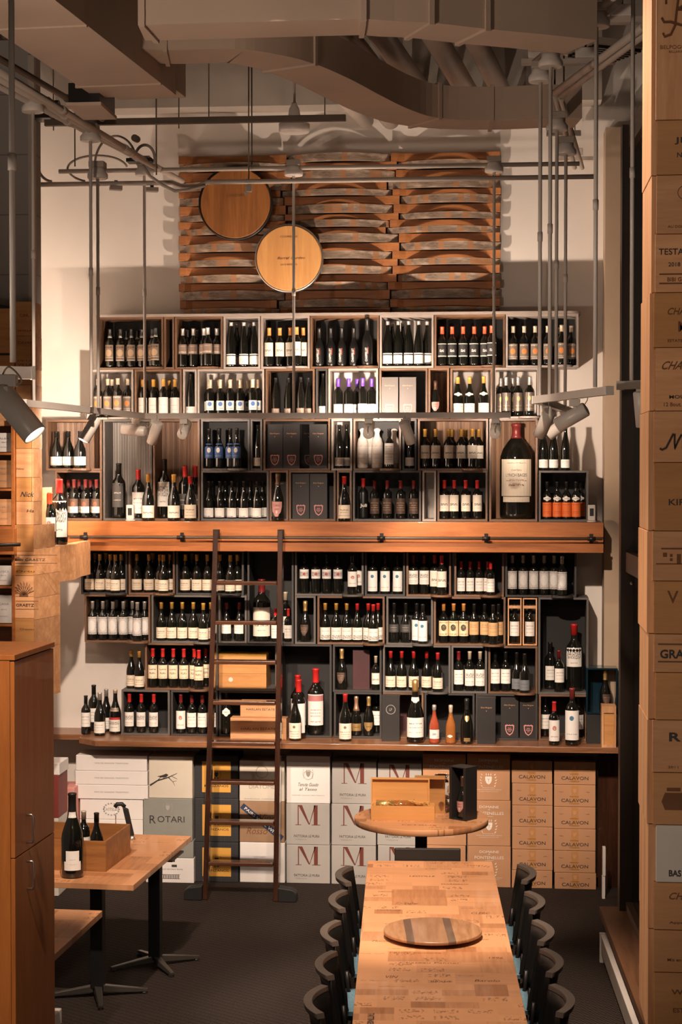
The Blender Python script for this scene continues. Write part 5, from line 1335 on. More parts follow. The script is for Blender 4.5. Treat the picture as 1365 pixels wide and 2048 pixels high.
t4a, t4b = PZ(1072, 800, ZT), PZ(1219, 781, ZT)
track(t4a, t4b, 'nearer light track slanting up to the right before the window pilaster')
t5a, t5b = PZ(1072, 800, ZT) + Vector((.02, .06, 0)), PZ(1146, 824, ZT)
track(t5a, t5b, 'short light track slanting back to the right under the nearer track')
t6a = PZ(1243, 771, 3.60); t6b = t6a + Vector((.9, -1.1, 0)); track(t6a, t6b, 'light track end seen before the dark window')
H_ = canopy_rod
H_(588, 352, ZT, 588, 829, 'hanger rod in front of the golden barrel head', Y=-.92); H_(988, 345, ZT, 988, 829, 'hanger rod at the right edge of the stave panel', Y=-.92)
H_(275, 352, ZT, 290, 829, 'hanger rod by the conduit junction left of the staves', Y=-.92)
H_(60, 225, ZT, 68, 809, 'hanger rod standing before the left crate pillar'); H_(178, 283, ZT, 183, 819, 'hanger rod left of the long track, taller canopy', 1)
H_(195, 358, ZT, 197, 821, 'hanger rod left of the long track, lower canopy', 1)
H_(22, -60, 3.50, 26, 738, 'thick nearest hanger rod at the left edge', .95)
H_(1185, 55, ZT, 1191, 783, 'hanger rod at the right end of the nearer track'); H_(1095, 135, ZT, 1100, 797, 'hanger rod left of the nearer track, higher canopy')
H_(1077, 165, ZT, 1080, 799, 'hanger rod at the left end of the nearer track'); H_(1111, 262, ZT, 1113, 812, 'hanger rod of the short back track, higher canopy')
H_(1128, 310, ZT, 1131, 818, 'hanger rod of the short back track, lower canopy'); H_(1268, -60, 3.6, 1264, 769, 'hanger rod rising past the window at right')
M['lens'] = bpy.data.materials.new('glowing_lens'); M['lens'].use_nodes = True
bb = M['lens'].node_tree.nodes['Principled BSDF']; bb.inputs['Emission Color'].default_value = (1, .86, .72, 1); bb.inputs['Emission Strength'].default_value = 9; bb.inputs['Base Color'].default_value = (.8, .7, .6, 1)
M['lensoff'] = plain('dim_lens', (.25, .22, .2), .2)
def spot(u, v, zt_, dirv, label, lit, power=0, ang=70, Y=None, rear=.4, aim_lamp=None, s=1.0, em=None):
    p = PZ(u, v, zt_) if Y is None else Vector((PY(u, v, Y).x, Y, zt_))
    t = thing('track_spotlight', label, 'spotlight', p, 0, 'spotlights on the tracks')
    dv = Vector(dirv).normalized(); q = dv.to_track_quat('Z', 'Y').to_matrix().to_4x4()
    pivot = Vector((0, 0, -.105)); L_ = .175 * s; R = .038 * s
    Mx = Matrix.Translation(pivot - dv * L_ * rear) @ q
    MB().box(-.028, -.019, -.058, .028, .019, -.0205).build('adaptor', M['white'], t, .003)
    MB().box(-.0065, -.03, -.11, .0065, .012, -.0585).build('bracket', M['white'], t)
    MB().lathe([(R*.9, 0), (R, .006), (R, L_ - .001), (R * .93, L_), (R * .90, L_ - .008)], 28, Mx, cap=False).lathe([(R*.9, 0), (R*.5, -.004), (.002, -.004)], 28, Mx, cap=False).build('housing', M['white'], t)
    MB().lathe([(R * .9, L_ - .010), (.001, L_ - .0095)], 24, Mx, cap=False).build('lens', M['lens'] if lit else M['lensoff'], t)
    side = dv.cross(Vector((0, 0, 1))); side = side.normalized() if side.length > .1 else Vector((1, 0, 0))
    up = side.cross(dv).normalized()
    b0 = pivot - dv * L_ * rear
    lp = [b0 + up * R * .6, b0 - dv * .03 + up * R * 1.1, b0 - dv * .03 + up * R * 1.9, b0 + dv * .03 + up * R * 1.9, Vector((0, 0, -.06))]
    MB().sweep(smooth_px([tuple(x) for x in lp], 5), .0028, 6).build('cable_loop', M['steel'], t)
    if power:
        c = p + pivot + dv * (L_ * (1 - rear) + .012)
        lamp('spotlight_lamp', 'SPOT', c, power, c + (Vector(aim_lamp) if aim_lamp else dv), .022, ang, .55)
LP = []
spot(183, 822, ZT, (-.42, -.22, -.8), 'lit spotlight on the slanting left track pointing down', True, 28, 110, aim_lamp=(-.8, .5, -.35))
spot(272, 829, ZT, (-.95, .10, .10), 'lit spotlight near the left end of the long track, pointing left', True, 150, 150, Y=-.97, aim_lamp=(-1, .22, .05))
spot(311, 829, ZT, (-.35, .45, -.8), 'unlit-looking tubular spotlight third from the left, pointing at the shelves', True, 45, 80, Y=-.92)
spot(368, 829, ZT, (.05, 1, .55), 'end-on spotlight on the long track aimed up at the staves, left', True, 42, 120, Y=-.92, aim_lamp=(0, 1, .8))
spot(738, 829, ZT, (0, 1, .5), 'end-on spotlight at the middle of the long track, aimed at the wall', True, 150, 128, Y=-.92, aim_lamp=(-.12, 1, 1.1))
spot(814, 829, ZT, (.30, .45, -.85), 'tubular spotlight right of the middle of the long track', True, 50, 80, Y=-.92)
spot(992, 829, ZT, (.05, 1, .5), 'end-on spotlight at the right end of the long track', True, 62, 125, Y=-.92, aim_lamp=(.6, 1, .5))
spot(1092, 800 + 5, ZT, (-.32, .55, -.75), 'spotlight at the left end of the nearer right track', True, 50, 75)
spot(1150, 790, ZT, (-.84, .22, -.48), 'large spotlight hanging from the nearer right track, pointing down left', True, 60, 70, aim_lamp=(-.6, .6, -.6))
spot(1124, 817, ZT, (-.72, .15, -.55), 'lit spotlight on the short back track, pointing down left', True, 50, 70)
_q = min((t6a + (t6b - t6a) * k / 200 for k in range(201)), key=lambda p: abs((_R.inverted() @ (p - cam.location)).x / -(_R.inverted() @ (p - cam.location)).z * F + 682.5 - 1285))
_c = _R.inverted() @ (_q - cam.location); spot(682.5 - F * _c.x / _c.z, 1024 + F * _c.y / _c.z, 3.6, (.10, .15, -1), 'vertical spotlight before the dark window', False)
spot(16, 736, 3.50, (.62, -.12, -.72), 'large nearest spotlight glowing at the left edge', True, 60, 100, rear=.25, s=1.06)
# right-hand conduit assembly
def pz(u, v, z): return PZ(u, v, z)
for i, (p, q, r_) in enumerate((((1230, -8), (1072, 124), .020), ((1238, 2), (1080, 134), .020), ((1290, 52), (1110, 186), .022), ((1300, 60), (1122, 192), .022),
                                ((1110, 186), (1150, 335), .018), ((1122, 192), (1165, 335), .018))):
    a, b_ = PZ(*p, 5.42), PZ(*q, 5.42)
    o = MB().cyl((0, 0, 0), tuple(b_ - a), r_, 12).build('conduit', M['pipe']); o.location = a
    tag(o, f"painted conduit of the right-hand ceiling assembly, {['upper left of the first pair','lower right of the first pair','upper of the second pair','lower of the second pair','left of the pair descending to the pipes','right of the pair descending to the pipes'][i]}", 'conduit', 'conduits at upper right')
for u, v, w_ in ((1183, 42, .12), (1095, 122, .10), (1078, 150, .10), (1245, 70, .16), (1172, 150, .17), (1110, 225, .12), (1128, 288, .12), (1150, 338, .14)):
    c = PZ(u, v, 5.46); t = thing('trapeze_bracket', f'painted trapeze bracket of the right ceiling assembly, {ORD[[1183,1095,1078,1245,1172,1110,1128,1150].index(u)]} of eight around the conduits', 'bracket', c, 0, 'trapeze brackets at upper right')
    MB().box(-w_, -.03, .06, w_, .03, .09).build('crossbar', M['pipe'], t); MB().box(-.06, -.05, .0905, .06, .05, .15).build('junction_box', M['white'], t, .004)
    MB().cyl((0, 0, .1505), (0, 0, 1.1), .006, 8).build('hanger_rod', M['strut'], t)
gv = PZ(1210, 110, 5.9); t = thing('slotted_grille', 'dark slotted grille high at right under the ceiling', 'air vent', gv, .5)
MB().cyl((0, .1, .061), (0, .1, 6.599 - gv.z), .01, 8).build('drop_rod', M['pipe'], t)
for k in range(7): MB().box(-.18, -.16 + k * .05, 0, .18, -.135 + k * .05, .02).build('slat', M['iron'], t)
MB().box(-.2, -.2, .021, .2, .2, .06).build('frame', M['pipe'], t)
# ---------------------------------------------------------------- crate-clad pillars
def crate_end(parent_x0, parent_x1, Y, z0, z1, mat, label, art=None, dep=.02, name='crate_end', rz=0, cat='crate end', group=None):
    wd = (parent_x1 - parent_x0) / 2; h = z1 - z0
    o = MB().box(-wd, 0, 0, wd, dep, h).build(name, M[mat], None, .0015); o.location = ((parent_x0 + parent_x1)/2, Y, z0); o.rotation_euler = (0, 0, rz)
    o.parent = PIL; o.location = o.location - PIL.location; o['label'] = label
    if art: art(o, wd, h)
    return o
def T_(s, w_, h_, x, z, mat='inkbrown', slant=0, bold=.012):
    return lambda o, wd, h: text(s, w_, h_, mat, o, (-wd + x, -.0012, h * z), slant=slant, bold=bold)
def many(*fs):
    def f(o, wd, h):
        for g in fs: g(o, wd, h)
    return f
# right pillar close to the camera
RYp = CAM_Y + 5.3
xL = PY(1305, 1000, RYp).x
PIL = thing('crate_pillar', 'tall near pillar clad in branded wine-crate ends at the right edge', 'pillar', (xL, RYp, 0))
MB().box(.03, .045, 0, .9, .5, 6.5).build('pillar_core', M['sill'], PIL)
vs = [-70, 240, 350, 468, 585, 695, 822, 925, 1062, 1162, 1268, 1345, 1440, 1545, 1650, 1765, 1860, 1945, 2070, 2200]
bar = lambda z, w_=.3: (lambda o, wd, h: flat([rect(-wd + .012, 0, -wd + w_, .004)], 'inkbrown', o, (0, -.0012, h * z), 'printed_bar'))
def artB(o, wd, h):
    x = -wd + .052; z = h * .70
    mb = MB(); P = lambda pts: [(x + a, -.002, z + b) for a, b in pts]
    mb.sweep(P([(.014,.065),(.010,.03),(.006,0),(.002,-.04),(-.01,-.066),(-.028,-.072),(-.032,-.062)]), .0036, 6)
    mb.sweep(P([(-.024,.022),(-.024,.038),(-.008,.05),(.014,.05),(.035,.046),(.038,.03),(.02,.012),(.008,.006)]), .0036, 6)
    mb.sweep(P([(.008,.006),(.03,.004),(.05,-.012),(.044,-.034),(.02,-.04),(-.01,-.03),(-.03,-.03),(-.036,-.018)]), .0036, 6)
    mb.build('monogram', M['inkbrown'], o); text('BELPOGGIO', .09, .011, 'inkbrown', o, (x + .005, -.0012, h * .47)); text('BELLARIA', .04, .006, 'inkbrown', o, (x + .005, -.0012, h * .44))
def artScript(o, wd, h):
    x = -wd + .03; z = h * .42; P = lambda pts: [(x + a, -.002, z + b) for a, b in pts]
    MB().sweep(P([(-.012,-.022),(-.006,-.026),(.006,-.02),(.018,.004),(.026,.02),(.030,.02),(.030,-.005),(.030,-.024),(.040,.0),(.050,.018),(.054,.016),(.052,-.02),(.07,.01)]), .003, 6).build('script_mark', M['ink'], o)
def artHouse(o, wd, h):
    flat([rect(-.02,-.01,.1,-.007), rect(0,.012,.012,.024), rect(.02,.012,.028,.02), rect(.02,-.0,.028,.008), rect(.04,-.008,.052,.02), rect(-.005,.034,.1,.038)], 'inkbrown', o, (-wd + .03, -.0012, h*.4), 'engraved_house')
def artCask(o, wd, h): flat([[(-.02,-.025),(.03,-.025),(.04,0),(.03,.025),(-.02,.025),(-.03,0)], rect(-.015,.03,.025,.04)], 'inkbrown', o, (-wd + .055, -.0012, h*.45), 'crest_mark')
specs = [
 ('pinev', 'tall pale crate board with a curling initial monogram at the top of the right pillar', artB),
 ('pinedk', 'orange crate end with dark capitals below the monogram board', many(T_('JEAN', .10, .021, .10, .62, 'ink'), T_('NEGOCE', .085, .014, .10, .36, 'ink'))),
 ('pine', 'plain pale crate end with faint ring and one small line of print', many(lambda o, wd, h: flat(ring(0, 0, .02, .002), 'inkbrown', o, (-wd + .08, -.0012, h*.7), 'ring_mark'), T_('AU DOMAINE', .075, .007, .07, .12))),
 ('pine', 'pale crate end with bold capitals, a year and a boxed name', many(T_('TESTAMENTO', .16, .018, .09, .70, 'ink'), T_('2018', .034, .012, .055, .48, 'ink'), T_('BIBI GRAETZ', .09, .012, .08, .22), bar(.14, .14), bar(.30, .14))),
 ('pinedk', 'amber crate end with arched lettering on the right pillar', many(T_('CHATEAU', .11, .02, .095, .66, slant=.3), T_('M', .03, .03, .085, .38), T_('ESTATE WINE', .08, .008, .08, .12))),
 ('pine', 'amber-grained crate end with large arched name', many(T_('CHATEAU', .13, .024, .085, .72, slant=.5), T_('MOULIS', .07, .010, .075, .22, 'ink'), T_('12 Bout.', .05, .011, .05, .10))),
 ('pine', 'strongly grained crate end with black flourishing script', artScript),
 ('pinedk', 'grained orange crate end with two dark capitals on the right pillar', T_('KIRWAN', .13, .018, .105, .42, 'ink')),
 ('pine', 'narrow crate end with an engraved house on the right pillar', artHouse),
 ('pinedk', 'dark amber crate end with a single spaced capital', T_('V', .032, .036, .055, .70)),
 ('pine', 'crate end with bold capitals between two dark bars', many(T_('GRAETZ', .13, .026, .083, .48, 'ink', 0, .03), bar(.72, .3), bar(.26, .3))),
 ('pinedk', 'plain dark brown crate end below the barred one', None),
 ('pine', 'crate end with one heavy serif capital', many(T_('R', .034, .026, .065, .68, 'ink', 0, .03), T_('2011', .03, .007, .06, .1))),
 ('pinedk', 'amber crate end with dark heraldic blot', artCask),
 ('carton_w', 'white-painted crate end with three small bold capitals', T_('BAS', .036, .019, .055, .16, 'ink', 0, .03)),
 ('pinedk', 'dark amber crate end with arched name below the white one', many(T_('CHEVAL', .11, .02, .10, .72, slant=.4), T_('Appellation', .09, .009, .09, .15))),
 ('pinedk', 'long brown crate end with one faint printed line', T_('Mis en bouteille', .10, .009, .09, .3)),
 ('pinedk', 'dark striped crate end with three lines of faded capitals', many(T_('Winery', .10, .02, .10, .68), T_('ESTATE', .07, .013, .09, .4), T_('IMPORT', .05, .013, .085, .15))),
 ('pinedk', 'lowest visible crate end of the right pillar, plain amber', T_('Riserva', .08, .014, .12, .3)),
]
for i, (mt, lab, art) in enumerate(specs):
    z1, z0 = PY(1335, vs[i], RYp).z, PY(1335, vs[i+1], RYp).z; z0 = max(z0, .01)
    dx = [.0, .004, .003, .0, -.003, .002, -.002, .002, -.004, 0, .001, .006, -.002, .0, .010, .004, .004, .006, .002][i]
    crate_end(xL + dx + .006, xL + .52, RYp, z0 + .0008, z1 - .0008, mt, lab, art, .012, group='crate ends cladding the right pillar')
# lit side strip of the pillar, one board per crate
for i in range(0, 18, 2):
    z1, z0 = PY(1335, vs[i], RYp).z, PY(1335, vs[i+2], RYp).z
    dx = [-.002, .0, -.004, -.006, -.009, -.004, -.006, -.002, -.001][i // 2]
    o = MB().box(xL + dx - .004, RYp + .0125, max(.01, z0) + .001, xL + .028, RYp + .35, z1 - .001).build('crate_panel', M['pinev'], None, .001)
    o.parent = PIL; o.location = -PIL.location
# left pillar
LYp = -1.78; LYb = -1.56
def lp(u, v, Y=LYp): return PY(u, v, Y)
xa, xb = lp(31, 700).x, lp(62, 700).x
PIL = thing('crate_pillar', 'pillar clad in branded wine-crate ends standing left of the bottle wall', 'pillar', (xa, LYp, 0))
lvs = [603, 672, 738, 770, 812, 850, 897, 955, 1003, 1050]
lst = [('pinedk', many(T_('SEVILLA', .10, .012, .065, .15), T_('CUNE', .06, .02, .06, .6, slant=-.3))), ('pinedk', many(T_('CAVAS', .1, .015, .065, .8), T_('VILLA', .10, .02, .065, .12), T_('DE LA', .1, .01, .065, .25))), ('pinedk', None), ('pine', None), ('pine', T_('Tio', .05, .02, .04, .4)), ('pinedk', None), ('pine', T_('Nino', .05, .014, .03, .3)), ('pinedk', T_('Nick', .09, .035, .08, .3, 'ink', .35)), ('pine', T_('Ha', .05, .02, .10, .6, 'ink', .3))]
for i, (mt, art) in enumerate(lst):
    z1, z0 = lp(45, lvs[i]).z, lp(45, lvs[i+1]).z
    crate_end(xa, xb, LYp, z0 + .001, z1 - .001, mt, f'crate end on the shaded face of the left pillar, {ORD[i]} from top', art, .015, group='crate ends on the upper left pillar')
    o = MB().box(0, 0, 0, .012, .23, z1 - z0 - .002).build('crate_panel', M['pine'], None, .001); o.location = (xb + .0005 + (.002 if i % 2 else 0), LYp + .0, z0 + .001)
    o.parent = PIL; o.location = o.location - PIL.location
lsp = [(1050, 1103, 'pinedk', None, 'dark grained crate end where the left pillar widens'), (1103, 1133, 'pine', many(T_('BIBI GRAETZ', .21, .017, .115, .45, 'ink'), bar(.75, .3), bar(.2, .3)), 'crate end with barred capitals beside the pine ledge corner'), (1133, 1152, 'pinedk', T_('Ortu', .13, .014, .08, .5), 'narrow crate end with house mark on the left pillar'),
 (1152, 1194, 'pine', None, 'crate end with dark branching tree emblem on the left pillar'), (1194, 1237, 'pine', many(T_('GRAETZ', .125, .02, .078, .62, 'ink', 0, .02), bar(.8, .17), bar(.42, .17)), 'crate end with bold barred capitals below the tree emblem'), (1237, 1290, 'pinedk', many(T_('Chateau', .10, .013, .09, .6)), 'lowest crate end of the left pillar above the cabinet'), (1290, 1400, 'pinedk', None, 'crate end of the left pillar sinking behind the cabinet top')]
xc, xd = lp(29, 1150).x, lp(69, 1150).x
def tree(o, wd, h):
    mb = MB()
    for k in range(9):
        a = math.radians(20 + k * 17.5); r = .075
        mb.sweep([(0, -.002, .012), (math.cos(a)*r*.5, -.002, .012 + math.sin(a)*r*.55), (math.cos(a)*r*1.0, -.002, .012 + math.sin(a)*r*1.2)], .0026, 5)
        mb.sweep([(math.cos(a)*r*.5, -.002, .012 + math.sin(a)*r*.55), (math.cos(a+.22)*r*.95, -.002, .012 + math.sin(a+.22)*r*1.1)], .0016, 5)
    mb.box(-.03, -.003, .004, .03, -.001, .016); mb.build('tree_emblem', M['inkbrown'], o)
for i, (v0, v1, mt, art, lab) in enumerate(lsp):
    z1, z0 = lp(50, v0, LYp - .02).z, lp(50, v1, LYp - .02).z
    crate_end(xc, xd, LYp - .02, z0 + .001, z1 - .001, mt, lab, tree if i == 3 else art, .015, group='crate ends on the lower left pillar')
dB = Vector((.10, .62, 0))
for i, (v0, v1) in enumerate(((1050, 1098), (1098, 1150), (1150, 1196), (1196, 1240), (1240, 1300), (1300, 1400))):
    z1, z0 = lp(50, v0, LYp - .02).z, lp(50, v1, LYp - .02).z
    x0, y0 = xd + .001, LYp - .02; dx, dy = ((.045, .40) if i == 0 else (.075, .42))
    P = [Vector((x0, y0, 0)), Vector((x0 + dx, y0 + dy, 0)), Vector((x0 + dx - .012, y0 + dy, 0)), Vector((x0 - .0005, y0 + .016, 0))]
    o = MB().hexa([Vector((q.x - x0, q.y - y0, z)) for z in (0, z1 - z0 - .002) for q in P]).build('crate_panel', M['pine']); o.location = (x0, y0, z0 + .001)
    o.parent = PIL; o.location = o.location - PIL.location
core = MB().box(xc + .002, LYp + .0, 0, xd - .002, LYp + .40, lp(50, 1052).z)
MB().box(.002, .016, 0, xb - xa - .001, .228, lp(45, 604).z).build('pillar_core', M['sill'], PIL)
# pine corner ledge holding two bottles
z1, z0 = 2.665, 2.40
pA, pB, pC = PZ(103, 1168, 0) * 0 + Vector((PY(101, 1130, -1.38).x, -1.38, 0)), Vector((PY(151, 1120, -.95).x, -.95, 0)), Vector((PY(160, 1130, -.62).x, -.62, 0))
o = thing('corner_ledge', 'bright pine crate-board ledge jutting from the left pillar towards the beam', 'ledge', pA)
poly = [(0, 0), (pB.x - pA.x, pB.y - pA.y), (pC.x - pA.x, pC.y - pA.y), (pC.x - pA.x, 1.1), (-.03, 1.1), (-.03, 0)]
z1 = PY(128, 1091, -1.15).z; z0 = PY(128, 1163, -1.15).z
b = MB().vprism(poly, z0, z1); b.build('ledge_body', M['pine'], o, .002)
text('DAFNI', .06, .012, 'inkbrown', o, (.02, .16, z1 - .09), (0, 0, math.atan2(pB.y - pA.y, pB.x - pA.x)))
for k, u, Y, lab in (('ledgesm', 100, -1.16, 'vermilion-capped bottle with square label on the pine corner ledge'), ('ledgered', 119, -1.0, 'large red-capped bottle with white drawing label on the pine corner ledge')):
    p = PY(u, 1088, Y); bottle(k, p.x + .0, Y, z1 + .001, lab, rz=.1)
px_ = PY(88, 1030, -1.2).x
o = MB().box(px_ - .004, -1.30, z1 + .001, px_ + .016, -1.0, PY(88, 975, -1.2).z).build('upright_board', M['pinev'], None, .001); tag(o, 'pale upright pine board at the pillar side of the corner ledge', 'board')
bottle('ledgered', px_ - .08, -1.15, z1 + .001, 'white-labelled bottle mostly hidden between left pillar and upright board', rz=.6)
# crate shelving at the extreme left
Ys = -1.82
x0, x1 = PY(-70, 1000, Ys).x, PY(28, 1000, Ys).x
su = thing('crate_shelving', 'tall open timber shelving with tilted dividers at the extreme left edge', 'shelving', (x1, Ys, 0))
MB().box(-.018, 0, 0, .0, .23, PY(20, 845, Ys).z).build('side_panel', M['sillb'] if 'sillb' in M else M['beam'], su)
MB().box(-.5, .2305, 0, 0, .245, PY(20, 845, Ys).z).build('back_panel', M['beam'], su)
for v in (905, 977, 1052, 1115, 1172, 1248, 1330):
    MB().box(-.5, 0, PY(20, v, Ys).z - .016, -.0185, .229, PY(20, v, Ys).z).build('shelf_board', M['beam'], su)
bs = thing('shelf_beam', 'cherry beam along the extreme left shelving', 'beam', (x1, Ys, 0))
MB().box(-.6, -.09, PY(20, 1108, Ys).z, .02, -.002, PY(20, 1056, Ys).z).build('fascia', M['beam'], bs, .003)
tube('ladder_rail', [Vector((x1 - .5, Ys - .14, PY(20, 1093, Ys).z)), Vector((x1 + .08, Ys - .14, PY(20, 1087, Ys).z))], .013, 'iron', 'dark rail end projecting along the left shelving beam', 'rail')
def sidebox(v0, v1, u1, mat, lab, art=None):
    zb0 = PY(10, v1, Ys).z
    o = MB().box(-.30, 0, 0, 0, .20, PY(10, v0, Ys).z - zb0).build('wine_box', M[mat], None, .002); o.location = (PY(u1, v0, Ys).x, Ys + .02, zb0 + .001); tag(o, lab, 'box', 'boxes on the extreme left shelving')
    if art: art(o, .15, PY(10, v0, Ys).z - zb0)
vlet = lambda s, h_=.012: (lambda o, wd, h: (text(s, .07, h_, 'inkgrey', o, (-.055, -.0012, h*.7)), text('2015', .04, .008, 'inkgrey', o, (-.055, -.0012, h*.5)), text('ROSSO', .05, .006, 'inkgrey', o, (-.055, -.0012, h*.25))))
sidebox(866, 904, 23, 'carton_wb', 'white wine box on the uppermost visible left shelf', vlet('ALBA'))
sidebox(921, 976, 22, 'pine', 'pale pine wine box below the white one at left edge', vlet('CAMPO'))
sidebox(999, 1051, 23, 'pine', 'pine wine box with small crest just above the left beam', vlet('VERO'))
sidebox(1132, 1171, 21, 'carton_wb', 'white box with fine print just below the left beam', vlet('RISO'))
sidebox(1192, 1247, 22, 'carton_wb', 'white box with barcode print on the lower left shelf', vlet('CASA'))
# top-left crates with sloping lids
for i, (v0, v1) in enumerate(((612, 690), (706, 722), (735, 845))):
    z1_, z0_ = PY(10, v0, Ys).z, PY(10, v1, Ys).z
    zt_ = [PY(10, 612, Ys).z, PY(10, 706, Ys).z, PY(10, 738, Ys).z][i]; zb_2 = [PY(10, 706, Ys).z, PY(10, 738, Ys).z, PY(10, 852, Ys).z][i]
    o = MB().box(-.35, 0, 0, 0, .21, zt_ - zb_2 - .014).build('wine_crate', M['pinedk' if i != 2 else 'pine'], None, .002); o.location = (x1 - .002, Ys + .03, zb_2 + .001)
    tag(o, f"amber wine crate stacked high at the left edge, {['topmost', 'middle', 'lowest'][i]} of three", 'crate', 'crates stacked on the left shelving')
    l_ = MB().hexa([(-.35, 0, 0), (.0, 0, 0), (.0, .21, 0), (-.35, .21, 0), (-.35, 0, .07), (.0, 0, .008), (.0, .21, .008), (-.35, .21, .07)] if i == 0 else [(-.35, 0, 0), (.0, 0, 0), (.0, .21, 0), (-.35, .21, 0), (-.35, 0, .010), (.0, 0, .010), (.0, .21, .010), (-.35, .21, .010)])
    lo = l_.build('lid', M['iron'], o); lo.location = (0, 0, zt_ - zb_2 - .0135)

# ---------------------------------------------------------------- cabinet at the left foreground
gc = ray(1175, 935); gc = Vector((gc.x, gc.y, 0)).normalized(); rc = math.atan2(gc.y, gc.x) - PI / 2
HC = 2.354; pn = PZ(28, 1310, HC); pf = PZ(105.5, 1284, HC)
Lc = (pf - pn).length
cb = thing('cabinet', 'tall plain cherry-wood cabinet with steel D-handles at the left foreground', 'cabinet', (pn.x, pn.y, 0), rc)
MB().box(-.75, 0, .08, -.021, Lc, HC - .025).build('carcass', M['cab'], cb, .002)
MB().box(-.77, -.004, HC - .024, .004, Lc + .004, HC).build('top_panel', M['cab'], cb, .002)
MB().box(-.74, .02, 0, -.04, Lc - .01, .079).build('plinth', M['blackp'], cb)
zsplit = 1.44
for z0, z1, zh in ((.085, zsplit - .002, 1.33), (zsplit + .002, HC - .03, 1.543)):
    d = MB().box(-.020, .003, z0, 0, Lc - .003, z1).build('door', M['cab'], cb, .002)
    hy = .17
    hp = [(.001, hy, zh - .063), (.026, hy, zh - .063), (.032, hy, zh - .055), (.032, hy, zh + .055), (.026, hy, zh + .063), (.001, hy, zh + .063)]
    MB().sweep(hp, .006, 8).build('handle', M['chrome'], d)
bw = PZ(115, 2030, .1); o = MB().box(-.05, -.35, 0, .02, .05, .09).build('power_strip', M['white'], None, .006); o.location = (PZ(112, 2035, .05).x, PZ(112, 2035, .05).y, .001); o.rotation_euler = (0, 0, rc); tag(o, 'white plastic block on the carpet at the foot of the cabinet', 'plastic block')

# ---------------------------------------------------------------- tables
def crossbase(parent, x, y, h, r=.30, col=.038, rot=.6):
    MB().box(x - col, y - col, .05, x + col, y + col, h - .012).build('column', M['blackp'], parent, .004)
    MB().box(x - .15, y - .15, h - .0115, x + .15, y + .15, h - .0005).build('mounting_plate', M['iron'], parent)
    for k in range(4):
        a = rot + k * PI / 2; c, s = math.cos(a), math.sin(a); mb = MB(); Mx = Matrix.Translation((x, y, 0)) @ Matrix.Rotation(a, 4, 'Z')
        mb.hexa([Mx @ Vector(p) for p in ((.03, -.028, .028), (r, -.016, .012), (r, .016, .012), (.03, .028, .028), (.03, -.022, .068), (r, -.012, .030), (r, .012, .030), (.03, .022, .068))])
        mb.cyl(Mx @ Vector((r - .02, 0, .001)), Mx @ Vector((r - .02, 0, .0125)), .018, 12); mb.build('foot', M['steelfoot'], parent, .003)
M['steelfoot'] = plain('dark_cast_foot', (.06, .052, .045), .3, .4)
ga = ray(1180, 935); ga = Vector((ga.x, ga.y, 0)).normalized(); ra = math.atan2(ga.y, ga.x) - PI / 2
def sidetable(name, cn, cf, wd, label, bases):
    """cn, cf: pixels of the near-right and far-right top corners"""
    a, b_ = PZ(*cn, .75), PZ(*cf, .75); L_ = (b_ - a).length; rz = math.atan2((b_ - a).y, (b_ - a).x) - PI / 2
    t = thing(name, label, 'table', (a.x, a.y, 0), rz)
    MB().box(-wd, 0, .715, 0, L_, .75).build('tabletop', M['patch'], t, .002)
    for bx, by in bases: crossbase(t, bx, by, .715, rot=.62)
    return t, L_
inv = None
st1, L1 = sidetable('side_table', (267, 1770), (383, 1672), .95, 'crate-marquetry table at left carrying the amber crate and big bottle', [(-.13, .98)])
def local(t, p): return t.matrix_basis.inverted() @ Vector(p)
st1.rotation_euler; bpy.context.view_layer.update()
# second column placed from its foot in the photograph
pc = PZ(196, 1975, .05); mw = Matrix.Translation(st1.location) @ Matrix.Rotation(st1.rotation_euler.z, 4, 'Z'); q = mw.inverted() @ pc
crossbase(st1, min(-.12, q.x), max(.12, q.y), .715, rot=.35)
st2, L2 = sidetable('side_table', (100, 1917), (205, 1821), 1.0, 'nearer crate-marquetry table corner beside the cabinet at lower left', [(-.55, .45)])
# dining table
a, b_, c, d = PZ(736, 1722, .75), PZ(984, 1722, .75), PZ(705, 2047, .75), PZ(1056, 2047, .75)
cxf, cxn = (a + b_) / 2, (c + d) / 2
rd = math.atan2((cxf - cxn).y, (cxf - cxn).x) - PI / 2; TW = ((b_ - a).length + (d - c).length) / 2
TLn = (cxf - cxn).length + .25
dt = thing('dining_table', 'long crate-marquetry dining table in the right foreground', 'table', (cxf.x, cxf.y, 0), rd)
MB().box(-TW/2, -TLn, .712, TW/2, 0, .75).build('tabletop', M['patch'], dt, .002)
for yy in (-.7, -TLn + .6): crossbase(dt, 0, yy, .712, rot=PI/4)
ltxt = text('TAITTINGER', .17, .030, 'ink', dt, (-TW/2 + .08, -TLn + .30, .7506), (PI/2, 0, 0), 'branded_lettering', bold=.02); ltxt.rotation_euler = (-PI/2, 0, -PI/2)
